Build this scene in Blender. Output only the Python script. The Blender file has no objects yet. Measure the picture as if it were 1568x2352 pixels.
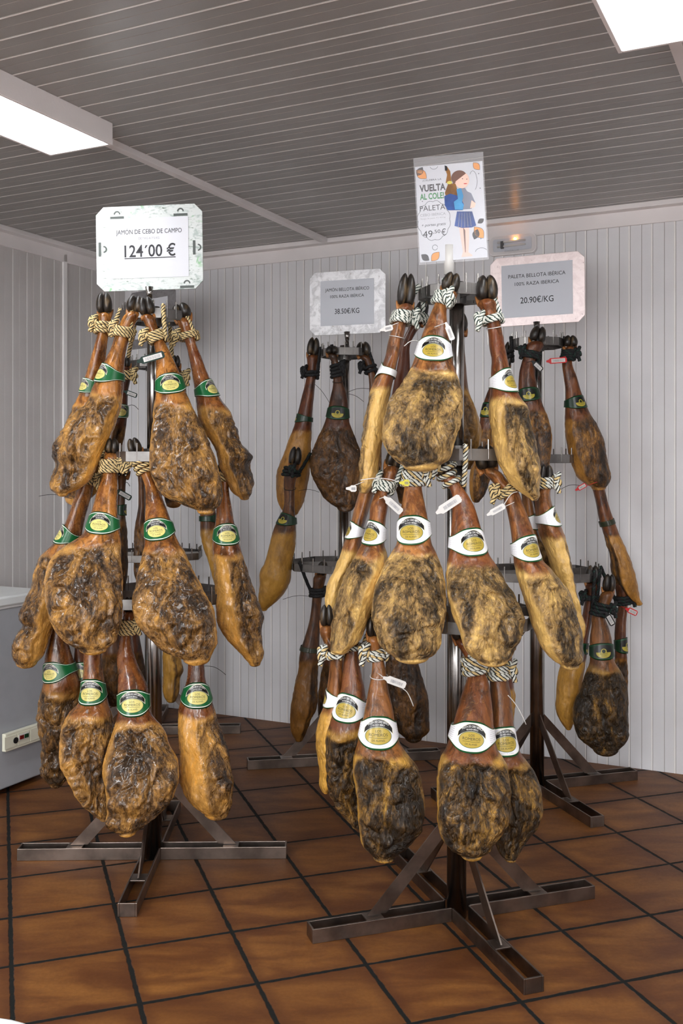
import bpy, math, random
import numpy as np
from mathutils import Vector
R = math.radians
D = bpy.data
SC = bpy.context.scene
col = SC.collection
rng = random.Random(7)

# ------------------------------------------------------------------ camera
F = 2270.0; CX = 784.0; HY = 1074.0; CH = 1.38        # focal length, principal column, horizon row, eye height
cam = D.cameras.new('camera'); co = D.objects.new('camera', cam); col.objects.link(co)
co.location = (0, 0, CH); co.rotation_euler = (R(90), 0, 0)
cam.sensor_fit = 'VERTICAL'; cam.sensor_height = 24; cam.sensor_width = 16
cam.lens = 24 * F / 2352; cam.shift_y = -(1176 - HY) / 2352
cam.clip_start = .05
SC.camera = co
SC.view_settings.view_transform = 'Standard'
SC.view_settings.look = 'None'
SC.view_settings.gamma = 1
SC.view_settings.exposure = 1.25
LAMP = 6.0
LAMP_ADDED = 25.0  # strength of the unseen lamps added behind the viewer
FILL = 2.3  # glow of the added window behind the viewer
w = D.worlds.new('world'); SC.world = w; w.use_nodes = True
w.node_tree.nodes['Background'].inputs[0].default_value = (.8, .85, 1, 1)
w.node_tree.nodes['Background'].inputs[1].default_value = .1

# ------------------------------------------------------------------ room frame
WA = 0.4557; CA, SA = math.cos(WA), math.sin(WA)
KX, KY = -1.275, 5.822                                 # far corner of the room
CEIL = 2.581
def W(u, v, z): return (KX + u * CA - v * SA, KY - u * SA - v * CA, z)
RU, RV = 6.4, 8.2

# ------------------------------------------------------------------ helpers
def tag(o, label=None, cat=None, group=None, kind=None):
    if label: o['label'] = label
    if cat: o['category'] = cat
    if group: o['group'] = group
    if kind: o['kind'] = kind
    return o
def empty(name, loc, label=None, cat=None, group=None):
    o = D.objects.new(name, None); col.objects.link(o); o.location = loc
    o.empty_display_size = .05
    return tag(o, label, cat, group)
class MB:
    def __init__(s): s.v = []; s.f = []; s.m = []; s.n = 0
    def add(s, V, Fc, mi=0):
        V = np.asarray(V, float); s.v.append(V)
        for f in Fc: s.f.append(tuple(int(i) + s.n for i in f)); s.m.append(mi)
        s.n += len(V)
    def box(s, c, size, ax=None, mi=0):
        c = np.array(c, float); h = np.array(size, float) / 2
        A = np.eye(3) if ax is None else np.array(ax, float)
        V = [c + A.T @ (h * np.array(q)) if False else c + h[0] * q[0] * A[0] + h[1] * q[1] * A[1] + h[2] * q[2] * A[2]
             for q in [(-1,-1,-1),(1,-1,-1),(1,1,-1),(-1,1,-1),(-1,-1,1),(1,-1,1),(1,1,1),(-1,1,1)]]
        s.add(V, [(3,2,1,0),(4,5,6,7),(0,1,5,4),(1,2,6,5),(2,3,7,6),(3,0,4,7)], mi)
    def cyl(s, a, b, r, n=20, r2=None, mi=0, cap=True):
        a = np.array(a, float); b = np.array(b, float); d = b - a; d = d / np.linalg.norm(d)
        t = np.array([1, 0, 0]) if abs(d[0]) < .9 else np.array([0, 1, 0])
        e = np.cross(d, t); e /= np.linalg.norm(e); g = np.cross(d, e)
        r2 = r if r2 is None else r2
        an = np.arange(n) * 2 * np.pi / n
        ring = np.cos(an)[:, None] * e + np.sin(an)[:, None] * g
        V = np.vstack([a + ring * r, b + ring * r2])
        Fc = [(i, (i + 1) % n, n + (i + 1) % n, n + i) for i in range(n)]
        if cap: Fc += [tuple(range(n))[::-1], tuple(range(n, 2 * n))]
        s.add(V, Fc, mi)
    def tube(s, P, r, n=6, mi=0):
        P = np.asarray(P, float); m = len(P)
        T = np.gradient(P, axis=0); T /= np.linalg.norm(T, axis=1)[:, None] + 1e-12
        e = np.cross(T, [0.31, .2, .93]); nn = np.linalg.norm(e, axis=1)[:, None]; e = e / (nn + 1e-9)
        for i in range(1, m):
            q = e[i - 1] - T[i] * np.dot(e[i - 1], T[i]); l = np.linalg.norm(q)
            if l > 1e-6: e[i] = q / l
        g = np.cross(T, e)
        an = np.arange(n) * 2 * np.pi / n
        rr = np.full(m, r) if np.isscalar(r) else np.asarray(r)
        V = (P[:, None] + rr[:, None, None] * (np.cos(an)[None, :, None] * e[:, None] + np.sin(an)[None, :, None] * g[:, None])).reshape(-1, 3)
        i = np.arange(m - 1)[:, None] * n; j = np.arange(n)[None]; k = (j + 1) % n
        Fc = np.stack([i + j, i + k, i + n + k, i + n + j], -1).reshape(-1, 4).tolist()
        Fc += [tuple(range(n))[::-1], tuple(range((m - 1) * n, m * n))]
        s.add(V, Fc, mi)
    def build(s, name, mats, parent=None, smooth=False, bevel=0, org=(0, 0, 0)):
        V = np.vstack(s.v)
        o = parent
        off = np.array(parent_world(parent) if parent else org)
        me = D.meshes.new(name); me.from_pydata((V - off).tolist(), [], s.f)
        mats = mats if isinstance(mats, (list, tuple)) else [mats]
        for m in mats: me.materials.append(m)
        if len(mats) > 1: me.polygons.foreach_set('material_index', s.m)
        if smooth: me.polygons.foreach_set('use_smooth', [True] * len(me.polygons))
        me.update()
        ob = D.objects.new(name, me); col.objects.link(ob)
        if parent: ob.parent = parent
        else: ob.location = org
        if bevel:
            b = ob.modifiers.new('bevel', 'BEVEL'); b.width = bevel; b.segments = 2; b.limit_method = 'ANGLE'
        return ob
def parent_world(o):
    p = Vector((0, 0, 0))
    while o: p += o.location; o = o.parent
    return tuple(p)

# ------------------------------------------------------------------ materials
def lin(c):
    return tuple(((x / 255) / 12.92 if x / 255 <= .04045 else ((x / 255 + .055) / 1.055) ** 2.4) for x in c) + (1,)
class NT:
    def __init__(s, name):
        s.m = D.materials.new(name); s.m.use_nodes = True; s.t = s.m.node_tree
        s.b = s.t.nodes['Principled BSDF']
    def n(s, typ, props=None, **inp):
        x = s.t.nodes.new(typ)
        if props:
            for k, v in props.items(): setattr(x, k, v)
        for k, v in inp.items(): s.set(x, k.replace('_', ' '), v)
        return x
    def set(s, x, k, v):
        if isinstance(k, str) and k.isdigit(): k = int(k)
        i = x.inputs[k]
        if isinstance(v, bpy.types.NodeSocket): s.t.links.new(v, i)
        else: i.default_value = v
    def math(s, op, a, b=None, c=None, clamp=False):
        x = s.t.nodes.new('ShaderNodeMath'); x.operation = op; x.use_clamp = clamp
        for i, q in enumerate((a, b, c)):
            if q is not None: s.set(x, i, q)
        return x.outputs[0]
    def mix(s, f, a, b, bt='MIX'):
        x = s.t.nodes.new('ShaderNodeMix'); x.data_type = 'RGBA'; x.blend_type = bt
        s.set(x, 0, f); s.set(x, 6, a); s.set(x, 7, b); return x.outputs[2]
    def ramp(s, f, lo, hi):
        x = s.t.nodes.new('ShaderNodeMapRange'); x.clamp = True; x.interpolation_type = 'SMOOTHSTEP'
        s.set(x, 0, f); s.set(x, 1, lo); s.set(x, 2, hi); return x.outputs[0]
    def noise(s, vec, scale, detail=4, rough=.55, dist=0, typ='FBM'):
        x = s.t.nodes.new('ShaderNodeTexNoise'); x.noise_type = typ; x.normalize = True if typ == 'FBM' else x.normalize
        s.set(x, 'Vector', vec); s.set(x, 'Scale', scale); s.set(x, 'Detail', detail); s.set(x, 'Roughness', rough); s.set(x, 'Distortion', dist)
        return x.outputs[0]
    def mapv(s, vec, sc=(1, 1, 1), loc=(0, 0, 0), rot=(0, 0, 0)):
        x = s.t.nodes.new('ShaderNodeMapping'); s.set(x, 'Vector', vec); x.inputs['Scale'].default_value = sc
        x.inputs['Location'].default_value = loc; x.inputs['Rotation'].default_value = rot; return x.outputs[0]
    def bump(s, h, strength, dist, nrm=None):
        x = s.t.nodes.new('ShaderNodeBump'); s.set(x, 'Height', h); s.set(x, 'Strength', strength); s.set(x, 'Distance', dist)
        if nrm is not None: s.set(x, 'Normal', nrm)
        return x.outputs[0]
    def P(s, **k):
        for a, v in k.items(): s.set(s.b, a.replace('_', ' '), v)
        return s.m
def pos(nt): return nt.n('ShaderNodeNewGeometry').outputs['Position']
def simple(name, c, rough=.5, metal=0, noise=0, **k):
    nt = NT(name); base = lin(c)
    if noise:
        n = nt.noise(pos(nt), 14, 4)
        d = tuple(x * (1 - noise) for x in base[:3]) + (1,)
        base = nt.mix(nt.ramp(n, .35, .7), base, d)
    return nt.P(Base_Color=base, Roughness=rough, Metallic=metal, **k)

def m_panel(name, c, rough):
    nt = NT(name); p = pos(nt)
    n = nt.noise(p, 2.2, 3); n2 = nt.noise(p, 120, 2)
    b = nt.mix(nt.ramp(n, .3, .7), lin(c), lin(tuple(x * .95 for x in c)))
    return nt.P(Base_Color=b, Roughness=nt.math('ADD', nt.math('MULTIPLY', n, .15), rough),
                Normal=nt.bump(n2, .15, .002))
M = {}
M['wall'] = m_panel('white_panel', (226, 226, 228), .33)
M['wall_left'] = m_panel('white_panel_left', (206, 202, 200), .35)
M['groove'] = m_panel('panel_groove', (196, 192, 190), .5)
M['bead'] = m_panel('panel_bead', (248, 246, 244), .25)  # groove highlight painted as whiter colour; also the white of the wall's joint strip
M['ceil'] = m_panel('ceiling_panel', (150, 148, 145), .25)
M['ceilbead'] = m_panel('ceiling_bead', (252, 250, 248), .25)  # highlight along the ceiling grooves, painted whiter than the boards
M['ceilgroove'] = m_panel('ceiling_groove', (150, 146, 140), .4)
M['trim'] = m_panel('white_trim', (236, 231, 230), .35)
M['white_metal'] = simple('white_enamel', (226, 226, 226), .3, noise=.04)
M['freezer'] = simple('freezer_enamel', (164, 167, 172), .35, noise=.06)
M['lid'] = simple('freezer_lid', (222, 226, 226), .3, noise=.05)
M['black'] = simple('black_plastic', (14, 14, 14), .45)
M['dark'] = simple('dark_rubber', (8, 8, 9), .6)
M['ivory'] = simple('ivory_plastic', (222, 220, 200), .35)
M['red'] = simple('red_plastic', (196, 24, 28), .35)
M['redpad'] = simple('dark_red_rocker', (110, 20, 14), .3)
M['greenpad'] = simple('dark_green_rocker', (8, 60, 30), .3)
M['white_plastic'] = simple('white_plastic', (208, 206, 202), .4)
M['paper'] = simple('white_paper', (206, 208, 214), .6)
M['paper_grey'] = simple('laminated_paper', (196, 200, 208), .3)
M['ink'] = simple('black_ink', (28, 28, 34), .6)
M['inkgrey'] = simple('grey_ink', (150, 150, 155), .6)
M['inkgreen'] = simple('green_ink', (20, 130, 60), .6)
M['inkorange'] = simple('orange_ink', (232, 150, 50), .6)
M['skin'] = simple('printed_skin', (238, 196, 180), .5)
M['hairp'] = simple('printed_hair', (110, 78, 66), .5)
M['blue'] = simple('printed_blue', (44, 84, 160), .5, noise=.5)
M['lblue'] = simple('printed_light_blue', (80, 160, 214), .5, noise=.3)
M['greyp'] = simple('printed_grey', (132, 136, 152), .5, noise=.2)
M['hamp'] = simple('printed_ham', (150, 100, 40), .5, noise=.6)
M['pink'] = simple('printed_pale_blue', (200, 224, 232), .5)
M['yellow'] = simple('yellow_plastic', (214, 206, 60), .4)
M['letter_w'] = simple('white_lettering', (240, 240, 235), .5)
M['letter_g'] = simple('gold_lettering', (208, 196, 90), .4)
M['letter_d'] = simple('dark_green_lettering', (18, 36, 20), .5)

def m_steel(name, c, rough, sc):
    nt = NT(name); p = pos(nt)
    n = nt.noise(nt.mapv(p, sc), 30, 4); n2 = nt.noise(p, 9, 4)
    b = nt.mix(nt.ramp(n2, .3, .7), lin(c), lin(tuple(x * .72 for x in c)))
    return nt.P(Base_Color=b, Metallic=1.0, Roughness=nt.math('ADD', nt.math('MULTIPLY', n, .2), rough), Normal=nt.bump(n, .08, .001))
M['steel'] = m_steel('brushed_steel', (168, 164, 160), .12, (1, 1, .08))
M['steel_ring'] = m_steel('dull_ring_steel', (136, 133, 130), .36, (1, 1, 1))
M['steel_base'] = m_steel('satin_steel', (152, 138, 128), .26, (.4, .4, 1))
M['steel_plate'] = m_steel('scuffed_plate', (214, 210, 210), .3, (1, 1, 1))
M['pinkplate'] = None
def m_plate(name, c1, c2, c3, thr=.6):
    nt = NT(name); p = pos(nt)
    n = nt.noise(p, 22, 6, .7, 1); n2 = nt.noise(p, 60, 5, .7)
    b = nt.mix(nt.ramp(n, .4, .62), lin(c1), lin(c2)); b = nt.mix(nt.ramp(n2, thr, thr + .1), b, lin(c3))
    return nt.P(Base_Color=b, Metallic=.35, Roughness=.38, Normal=nt.bump(n2, .1, .002))
M['plate_c'] = m_plate('scuffed_aluminium', (226, 226, 228), (190, 190, 192), (150, 138, 130), .62)
M['plate_d'] = m_plate('pinkish_scuffed_plate', (240, 226, 224), (226, 210, 208), (150, 130, 134), .64)
M['plate_e'] = m_plate('grey_plate', (150, 148, 150), (130, 128, 130), (110, 104, 104), .62)
def m_wrap():
    nt = NT('printed_film_wrap'); p = pos(nt)
    n = nt.noise(nt.mapv(p, (1, 1, 2.4)), 16, 5, .7, 1.5); n2 = nt.noise(nt.mapv(p, (1, 1, 5)), 30, 5, .7)
    b = nt.mix(nt.ramp(n, .5, .6), lin((200, 206, 204)), lin((164, 176, 172)))
    b = nt.mix(nt.ramp(n2, .6, .68), b, lin((96, 114, 98)))
    b = nt.mix(nt.ramp(nt.noise(p, 13, 3, .6, 1), .62, .7), b, lin((126, 176, 128)))
    return nt.P(Base_Color=b, Roughness=.3, Normal=nt.bump(n, .3, .004))
M['wrap'] = m_wrap()

# floor tiles
def m_floor():
    nt = NT('terracotta_tiles'); p = pos(nt)
    ts = .3105; yaw = .3313; gx, gy = -.8269 * 1.104, 2.4774 * 1.104
    c, s = math.cos(yaw), math.sin(yaw)
    sp = nt.n('ShaderNodeSeparateXYZ', Vector=p)
    x = nt.math('SUBTRACT', sp.outputs[0], gx); y = nt.math('SUBTRACT', sp.outputs[1], gy)
    u = nt.math('DIVIDE', nt.math('ADD', nt.math('MULTIPLY', x, c), nt.math('MULTIPLY', y, s)), ts)
    v = nt.math('DIVIDE', nt.math('SUBTRACT', nt.math('MULTIPLY', y, c), nt.math('MULTIPLY', x, s)), ts)
    wob = nt.math('MULTIPLY', nt.math('SUBTRACT', nt.noise(p, 26, 3), .5), .03)
    def edge(q):
        a = nt.math('ABSOLUTE', nt.math('SUBTRACT', nt.math('FRACT', nt.math('ADD', q, .5)), .5))
        return nt.math('ADD', a, wob)
    d = nt.math('MINIMUM', edge(u), edge(v))
    tile = nt.ramp(d, .014, .026)
    iu = nt.math('FLOOR', u); iv = nt.math('FLOOR', v)
    cmb = nt.n('ShaderNodeCombineXYZ', X=iu, Y=iv)
    wn = nt.n('ShaderNodeTexWhiteNoise', Vector=cmb.outputs[0])
    off = nt.n('ShaderNodeVectorMath', {'operation': 'SCALE'}, Vector=wn.outputs[1]); off.inputs['Scale'].default_value = 9
    pv = nt.n('ShaderNodeVectorMath', {'operation': 'ADD'}); nt.set(pv, 0, p); nt.set(pv, 1, off.outputs[0])
    n = nt.noise(nt.mapv(pv.outputs[0], (1, 3, 1), rot=(0, 0, -.33)), 3.5, 6, .6, .4)
    n2 = nt.noise(p, 90, 4, .7)
    b = nt.mix(nt.ramp(n, .3, .72), lin((90, 50, 22)), lin((136, 88, 40)))
    b = nt.mix(nt.math('MULTIPLY', nt.ramp(d, .16, .03), .55), b, lin((74, 38, 18)))
    b = nt.mix(nt.math('MULTIPLY', wn.outputs[0], .35), b, lin((84, 48, 24)))
    b = nt.mix(nt.math('MULTIPLY', nt.ramp(n2, .3, .7), .18), b, lin((68, 38, 16)))
    g = nt.mix(nt.ramp(nt.noise(p, 40, 4, .7), .62, .8), lin((12, 14, 12)), lin((60, 58, 46)))
    b = nt.mix(tile, g, b)
    ro = nt.math('ADD', nt.math('MULTIPLY', nt.math('SUBTRACT', 1, tile), .3), nt.math('ADD', nt.math('MULTIPLY', n2, .16), .42))
    h = nt.math('ADD', tile, nt.math('MULTIPLY', n2, .06))
    return nt.P(Base_Color=b, Roughness=ro, Specular_IOR_Level=.3, Normal=nt.bump(h, .5, .004))
M['floor'] = m_floor()
def m_emit(name, c, s):
    nt = NT(name)
    return nt.P(Base_Color=(.9, .9, .9, 1), Emission_Color=c, Emission_Strength=s, Roughness=.4)
M['lamp'] = m_emit('lamp_diffuser', (.96, .98, 1, 1), LAMP)
M['lamp2'] = m_emit('lamp_diffuser_front', (.96, .98, 1, 1), LAMP_ADDED)
M['led'] = m_emit('orange_led', (1, .35, .04, 1), 14)
M['clear'] = NT('clear_plastic').P(Base_Color=(.95, .95, .95, 1), Roughness=.08, Transmission_Weight=.92, IOR=1.3, Alpha=.35)

# ------------------------------------------------------------------ room shell
def strip_surface(name, u_or_v, profile, length, place, mats, kind='structure', parent=None):
    """extrude a 2D profile [(s, depth, mat)] along length"""
    mb = MB()
    V = []; Fc = []
    n = len(profile)
    for i, (s_, d_, m_) in enumerate(profile): V.append(place(s_, d_, 0))
    for i, (s_, d_, m_) in enumerate(profile): V.append(place(s_, d_, length))
    mb.v.append(np.array(V)); mb.n = 2 * n
    for i in range(n - 1):
        mb.f.append((i, i + 1, n + i + 1, n + i)); mb.m.append(profile[i][2])
    o = mb.build(name, mats); tag(o, kind=kind); return o
def board_profile(s1, period=.1, start=0., depth=.003, glint_and_joint=.008):  # raised strip at each joint stands in for the lit groove edge
    P = []; s = start
    while s < s1:
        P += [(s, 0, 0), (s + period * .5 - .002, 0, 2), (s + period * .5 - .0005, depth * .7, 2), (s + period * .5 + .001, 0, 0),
              (s + period - glint_and_joint - .002, 0, 1), (s + period - glint_and_joint, -.0012, 1), (s + period - .002, -.0012, 2), (s + period - .001, depth, 2)]
        s += period
    P.append((s, 0, 0)); return P
# walls: profile depth goes into the wall when positive
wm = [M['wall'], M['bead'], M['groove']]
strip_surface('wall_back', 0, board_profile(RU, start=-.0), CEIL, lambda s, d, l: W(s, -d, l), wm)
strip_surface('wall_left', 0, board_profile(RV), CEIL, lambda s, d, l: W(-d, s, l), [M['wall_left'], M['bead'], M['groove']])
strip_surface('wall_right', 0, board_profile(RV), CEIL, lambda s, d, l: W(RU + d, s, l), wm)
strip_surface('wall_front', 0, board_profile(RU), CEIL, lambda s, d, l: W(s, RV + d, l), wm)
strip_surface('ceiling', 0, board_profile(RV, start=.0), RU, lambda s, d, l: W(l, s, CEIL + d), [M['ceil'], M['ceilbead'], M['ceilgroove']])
mb = MB(); mb.add([W(-.1, -.1, 0), W(RU + .1, -.1, 0), W(RU + .1, RV + .1, 0), W(-.1, RV + .1, 0)], [(3, 2, 1, 0)])
tag(mb.build('floor', M['floor']), kind='structure')
AXR = [(CA, -SA, 0), (-SA, -CA, 0), (0, 0, 1)]
# cornice: an L of two flat strips
mb = MB()
mb.box(W(RU / 2, .006, CEIL - .045), (RU, .012, .09), AXR)
mb.box(W(RU / 2, .03, CEIL - .012), (RU, .06, .024), AXR)
tag(mb.build('trim_1', M['trim'], bevel=.003), kind='structure')
mb = MB()
mb.box(W(.006, RV / 2, CEIL - .045), (.012, RV, .09), AXR)
mb.box(W(.03, RV / 2, CEIL - .012), (.06, RV, .024), AXR)
tag(mb.build('trim_2', M['trim'], bevel=.003), kind='structure')
for k, u in enumerate((1.35, 3.33, 5.31)):
    mb = MB(); mb.box(W(u, RV / 2, CEIL - .010), (.035, RV, .026), AXR)
    tag(mb.build('trim_%d' % (k + 3), M['trim'], bevel=.002), kind='structure')
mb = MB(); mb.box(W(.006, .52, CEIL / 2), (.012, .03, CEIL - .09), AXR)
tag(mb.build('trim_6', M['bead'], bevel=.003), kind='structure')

def lamp(u0, u1, v0, v1, label, mat, th=.076):
    c = W((u0 + u1) / 2, (v0 + v1) / 2, CEIL)
    root = empty('ceiling_lamp', c, label, 'ceiling lamp', 'fluorescent ceiling lamps')
    mb = MB(); uc, vc, du, dv = (u0 + u1) / 2, (v0 + v1) / 2, u1 - u0, v1 - v0
    t = .012; z = CEIL - th / 2
    mb.box(W(u0 + t / 2, vc, z), (t, dv, th), AXR); mb.box(W(u1 - t / 2, vc, z), (t, dv, th), AXR)
    mb.box(W(uc, v0 + t / 2, z), (du - 2 * t, t, th), AXR); mb.box(W(uc, v1 - t / 2, z), (du - 2 * t, t, th), AXR)
    mb.box(W(uc, vc, CEIL - .006), (du - 2 * t, dv - 2 * t, .010), AXR)
    mb.build('housing', M['trim'], root, bevel=.002)
    mb = MB(); mb.box(W(uc, vc, CEIL - th + .008), (du - 2 * t - .004, dv - 2 * t - .004, .006), AXR)
    mb.build('diffuser', mat, root)
lamp(1.19, 1.474, 1.922, 3.15, 'white box ceiling lamp at the upper left of the photo', M['lamp'])
lamp(3.20, 3.50, 1.922, 3.15, 'bright ceiling lamp at the upper right corner of the photo', M['lamp'])
for (ua, va, lb) in ((1.19, 4.5, 'ceiling lamp behind the viewer near the left wall'), (3.20, 5.3, 'ceiling lamp behind the viewer in the middle of the room'),
                     (5.16, 4.5, 'ceiling lamp behind the viewer near the right wall'), (1.19, 6.7, 'ceiling lamp in the rear left corner of the room'),
                     (3.20, 6.7, 'ceiling lamp at the middle of the rear wall'), (5.16, 6.7, 'ceiling lamp in the rear right corner of the room')):
    lamp(ua, ua + .29, va, va + 1.23, lb, M['lamp2'])  # unseen lamps added for more light from the viewer's side
lamp(5.16, 5.46, 1.922, 3.15, 'ceiling lamp out of frame towards the right wall', M['lamp'])  # unseen lamp added beside the two in view

# added glowing window behind the viewer, unseen, put in as frontal fill light
M['day'] = m_emit('daylit_glass', (.95, .97, 1, 1), FILL)
mb = MB(); mb.box(W(3.2, RV - .012, 1.42), (5.0, .012, 1.80), AXR); wd_ = mb.build('window_1', M['day']); tag(wd_, kind='structure')
mb = MB()
for q in range(5): mb.box(W(.7 + 1.25 * q, RV - .03, 1.42), (.06, .05, 1.92), AXR)
for zz in (.50, 2.34): mb.box(W(3.2, RV - .03, zz), (5.06, .05, .06), AXR)
mb.build('window_frame', M['trim'], wd_)
# ------------------------------------------------------------------ text
_tc = {}
def text_mesh(s, bold=0.0, shear=0):
    k = (s, bold, shear)
    if k in _tc: return _tc[k]
    c = D.curves.new('t', 'FONT'); c.body = s; c.size = 1; c.resolution_u = 3; c.offset = bold; c.shear = shear
    o = D.objects.new('t', c); col.objects.link(o)
    dg = bpy.context.evaluated_depsgraph_get(); dg.update()
    me = o.evaluated_get(dg).to_mesh()
    V = np.array([v.co[:2] for v in me.vertices]); Fc = [tuple(p.vertices) for p in me.polygons]
    o.evaluated_get(dg).to_mesh_clear(); D.objects.remove(o); D.curves.remove(c)
    V = V - [(V[:, 0].min() + V[:, 0].max()) / 2, 0]
    H = .7
    V[:, 1] -= H / 2
    _tc[k] = (V, Fc); return _tc[k]
def text2d(s, cx, cy, width, height, bold=0.0, shear=0):
    V, Fc = text_mesh(s, bold, shear)
    sx = width / (V[:, 0].max() - V[:, 0].min()); sy = height / .7
    return np.stack([cx + V[:, 0] * sx, cy + V[:, 1] * sy], 1), Fc

# ------------------------------------------------------------------ signs (flat plates on a frame of their own)
class Plane:
    def __init__(s, X, Y, z, yaw, roll):
        s.o = np.array([X, Y, z]); a = np.array([math.cos(yaw), math.sin(yaw), 0]); b = np.array([0, 0, 1.])
        s.n = np.array([math.sin(yaw), -math.cos(yaw), 0])
        s.a = a * math.cos(roll) + b * math.sin(roll); s.b = -a * math.sin(roll) + b * math.cos(roll)
    def pt(s, V, off=0.0):
        V = np.asarray(V, float); return s.o + V[:, :1] * s.a + V[:, 1:2] * s.b + s.n * off
def slab(mb, pl, poly, t0, t1, mi=0):
    n = len(poly); A = pl.pt(poly, t0); B = pl.pt(poly, t1)
    Fc = [tuple(range(n))[::-1], tuple(range(n, 2 * n))] + [(i, (i + 1) % n, n + (i + 1) % n, n + i) for i in range(n)]
    mb.add(np.vstack([A, B]), Fc, mi)
def rectp(x0, y0, x1, y1): return [(x0, y0), (x1, y0), (x1, y1), (x0, y1)]
def cham(w_, h_, c): return [(-w_/2 + c, -h_/2), (w_/2 - c, -h_/2), (w_/2, -h_/2 + c), (w_/2, h_/2 - c), (w_/2 - c, h_/2), (-w_/2 + c, h_/2), (-w_/2, h_/2 - c), (-w_/2, -h_/2 + c)]
def put_text(mb, pl, s, cx, cy, wd, ht, off, bold=0.0, mi=0, shear=0):
    V, Fc = text2d(s, cx, cy, wd, ht, bold, shear); mb.add(pl.pt(V, off), Fc, mi)
def arcpoly(cx, cy, r, a0, a1, n, th):
    o = [(cx + r * math.cos(a0 + (a1 - a0) * i / n), cy + r * math.sin(a0 + (a1 - a0) * i / n)) for i in range(n + 1)]
    i_ = [(cx + (r - th) * math.cos(a0 + (a1 - a0) * i / n), cy + (r - th) * math.sin(a0 + (a1 - a0) * i / n)) for i in range(n + 1)]
    return o, i_
def stroke(mb, pl, pts, th, off, mi=0):
    P = np.array(pts, float); T = np.gradient(P, axis=0); T /= np.linalg.norm(T, axis=1)[:, None] + 1e-9
    N = np.stack([-T[:, 1], T[:, 0]], 1) * th / 2; n = len(P)
    mb.add(pl.pt(np.vstack([P + N, P - N]), off), [(i, i + 1, n + i + 1, n + i) for i in range(n - 1)], mi)
def ell(cx, cy, rx, ry, n=24, a0=0, a1=2 * math.pi): return [(cx + rx * math.cos(a0 + (a1 - a0) * i / n), cy + ry * math.sin(a0 + (a1 - a0) * i / n)) for i in range(n if abs(a1 - a0 - 2 * math.pi) < 1e-6 else n + 1)]

def sign(X, Y, zc, yaw, roll, wd, ht, plate, paper, pw, ph, label, lines, ztop, stemmat, poff=(0, 0)):
    root = empty('price_sign', (X, Y, zc), label, 'sign')
    pl = Plane(X, Y, zc, yaw, roll)
    mb = MB(); slab(mb, pl, cham(wd, ht, .028), -.003, .003); mb.build('plate', plate, root, bevel=.0012)
    mb = MB(); slab(mb, pl, rectp(-pw/2 + poff[0], -ph/2 + poff[1], pw/2 + poff[0], ph/2 + poff[1]), .0032, .0042); mb.build('paper', paper, root)
    mb = MB(); mb.cyl((X, Y + .002, ztop), (X, Y + .002, zc - ht / 2 + .01), .0085, 16)
    mb.cyl((X, Y + .002, zc - ht / 2 - .03), (X, Y + .002, zc - ht / 2 + .012), .009, 16, r2=.016)
    mb.build('stem', stemmat, root, smooth=True)
    if lines:
        mb = MB()
        for (s, cx, cy, w2, h2, b, mi) in lines: 
            if s == '_': slab(mb, pl, rectp(cx - w2/2, cy - h2/2, cx + w2/2, cy + h2/2), .0044, .0048, mi)
            else: put_text(mb, pl, s, cx, cy, w2, h2, .0046, b, mi)
        mb.build('lettering', [M['ink'], M['inkgrey']], root)
    return root, pl

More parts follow.
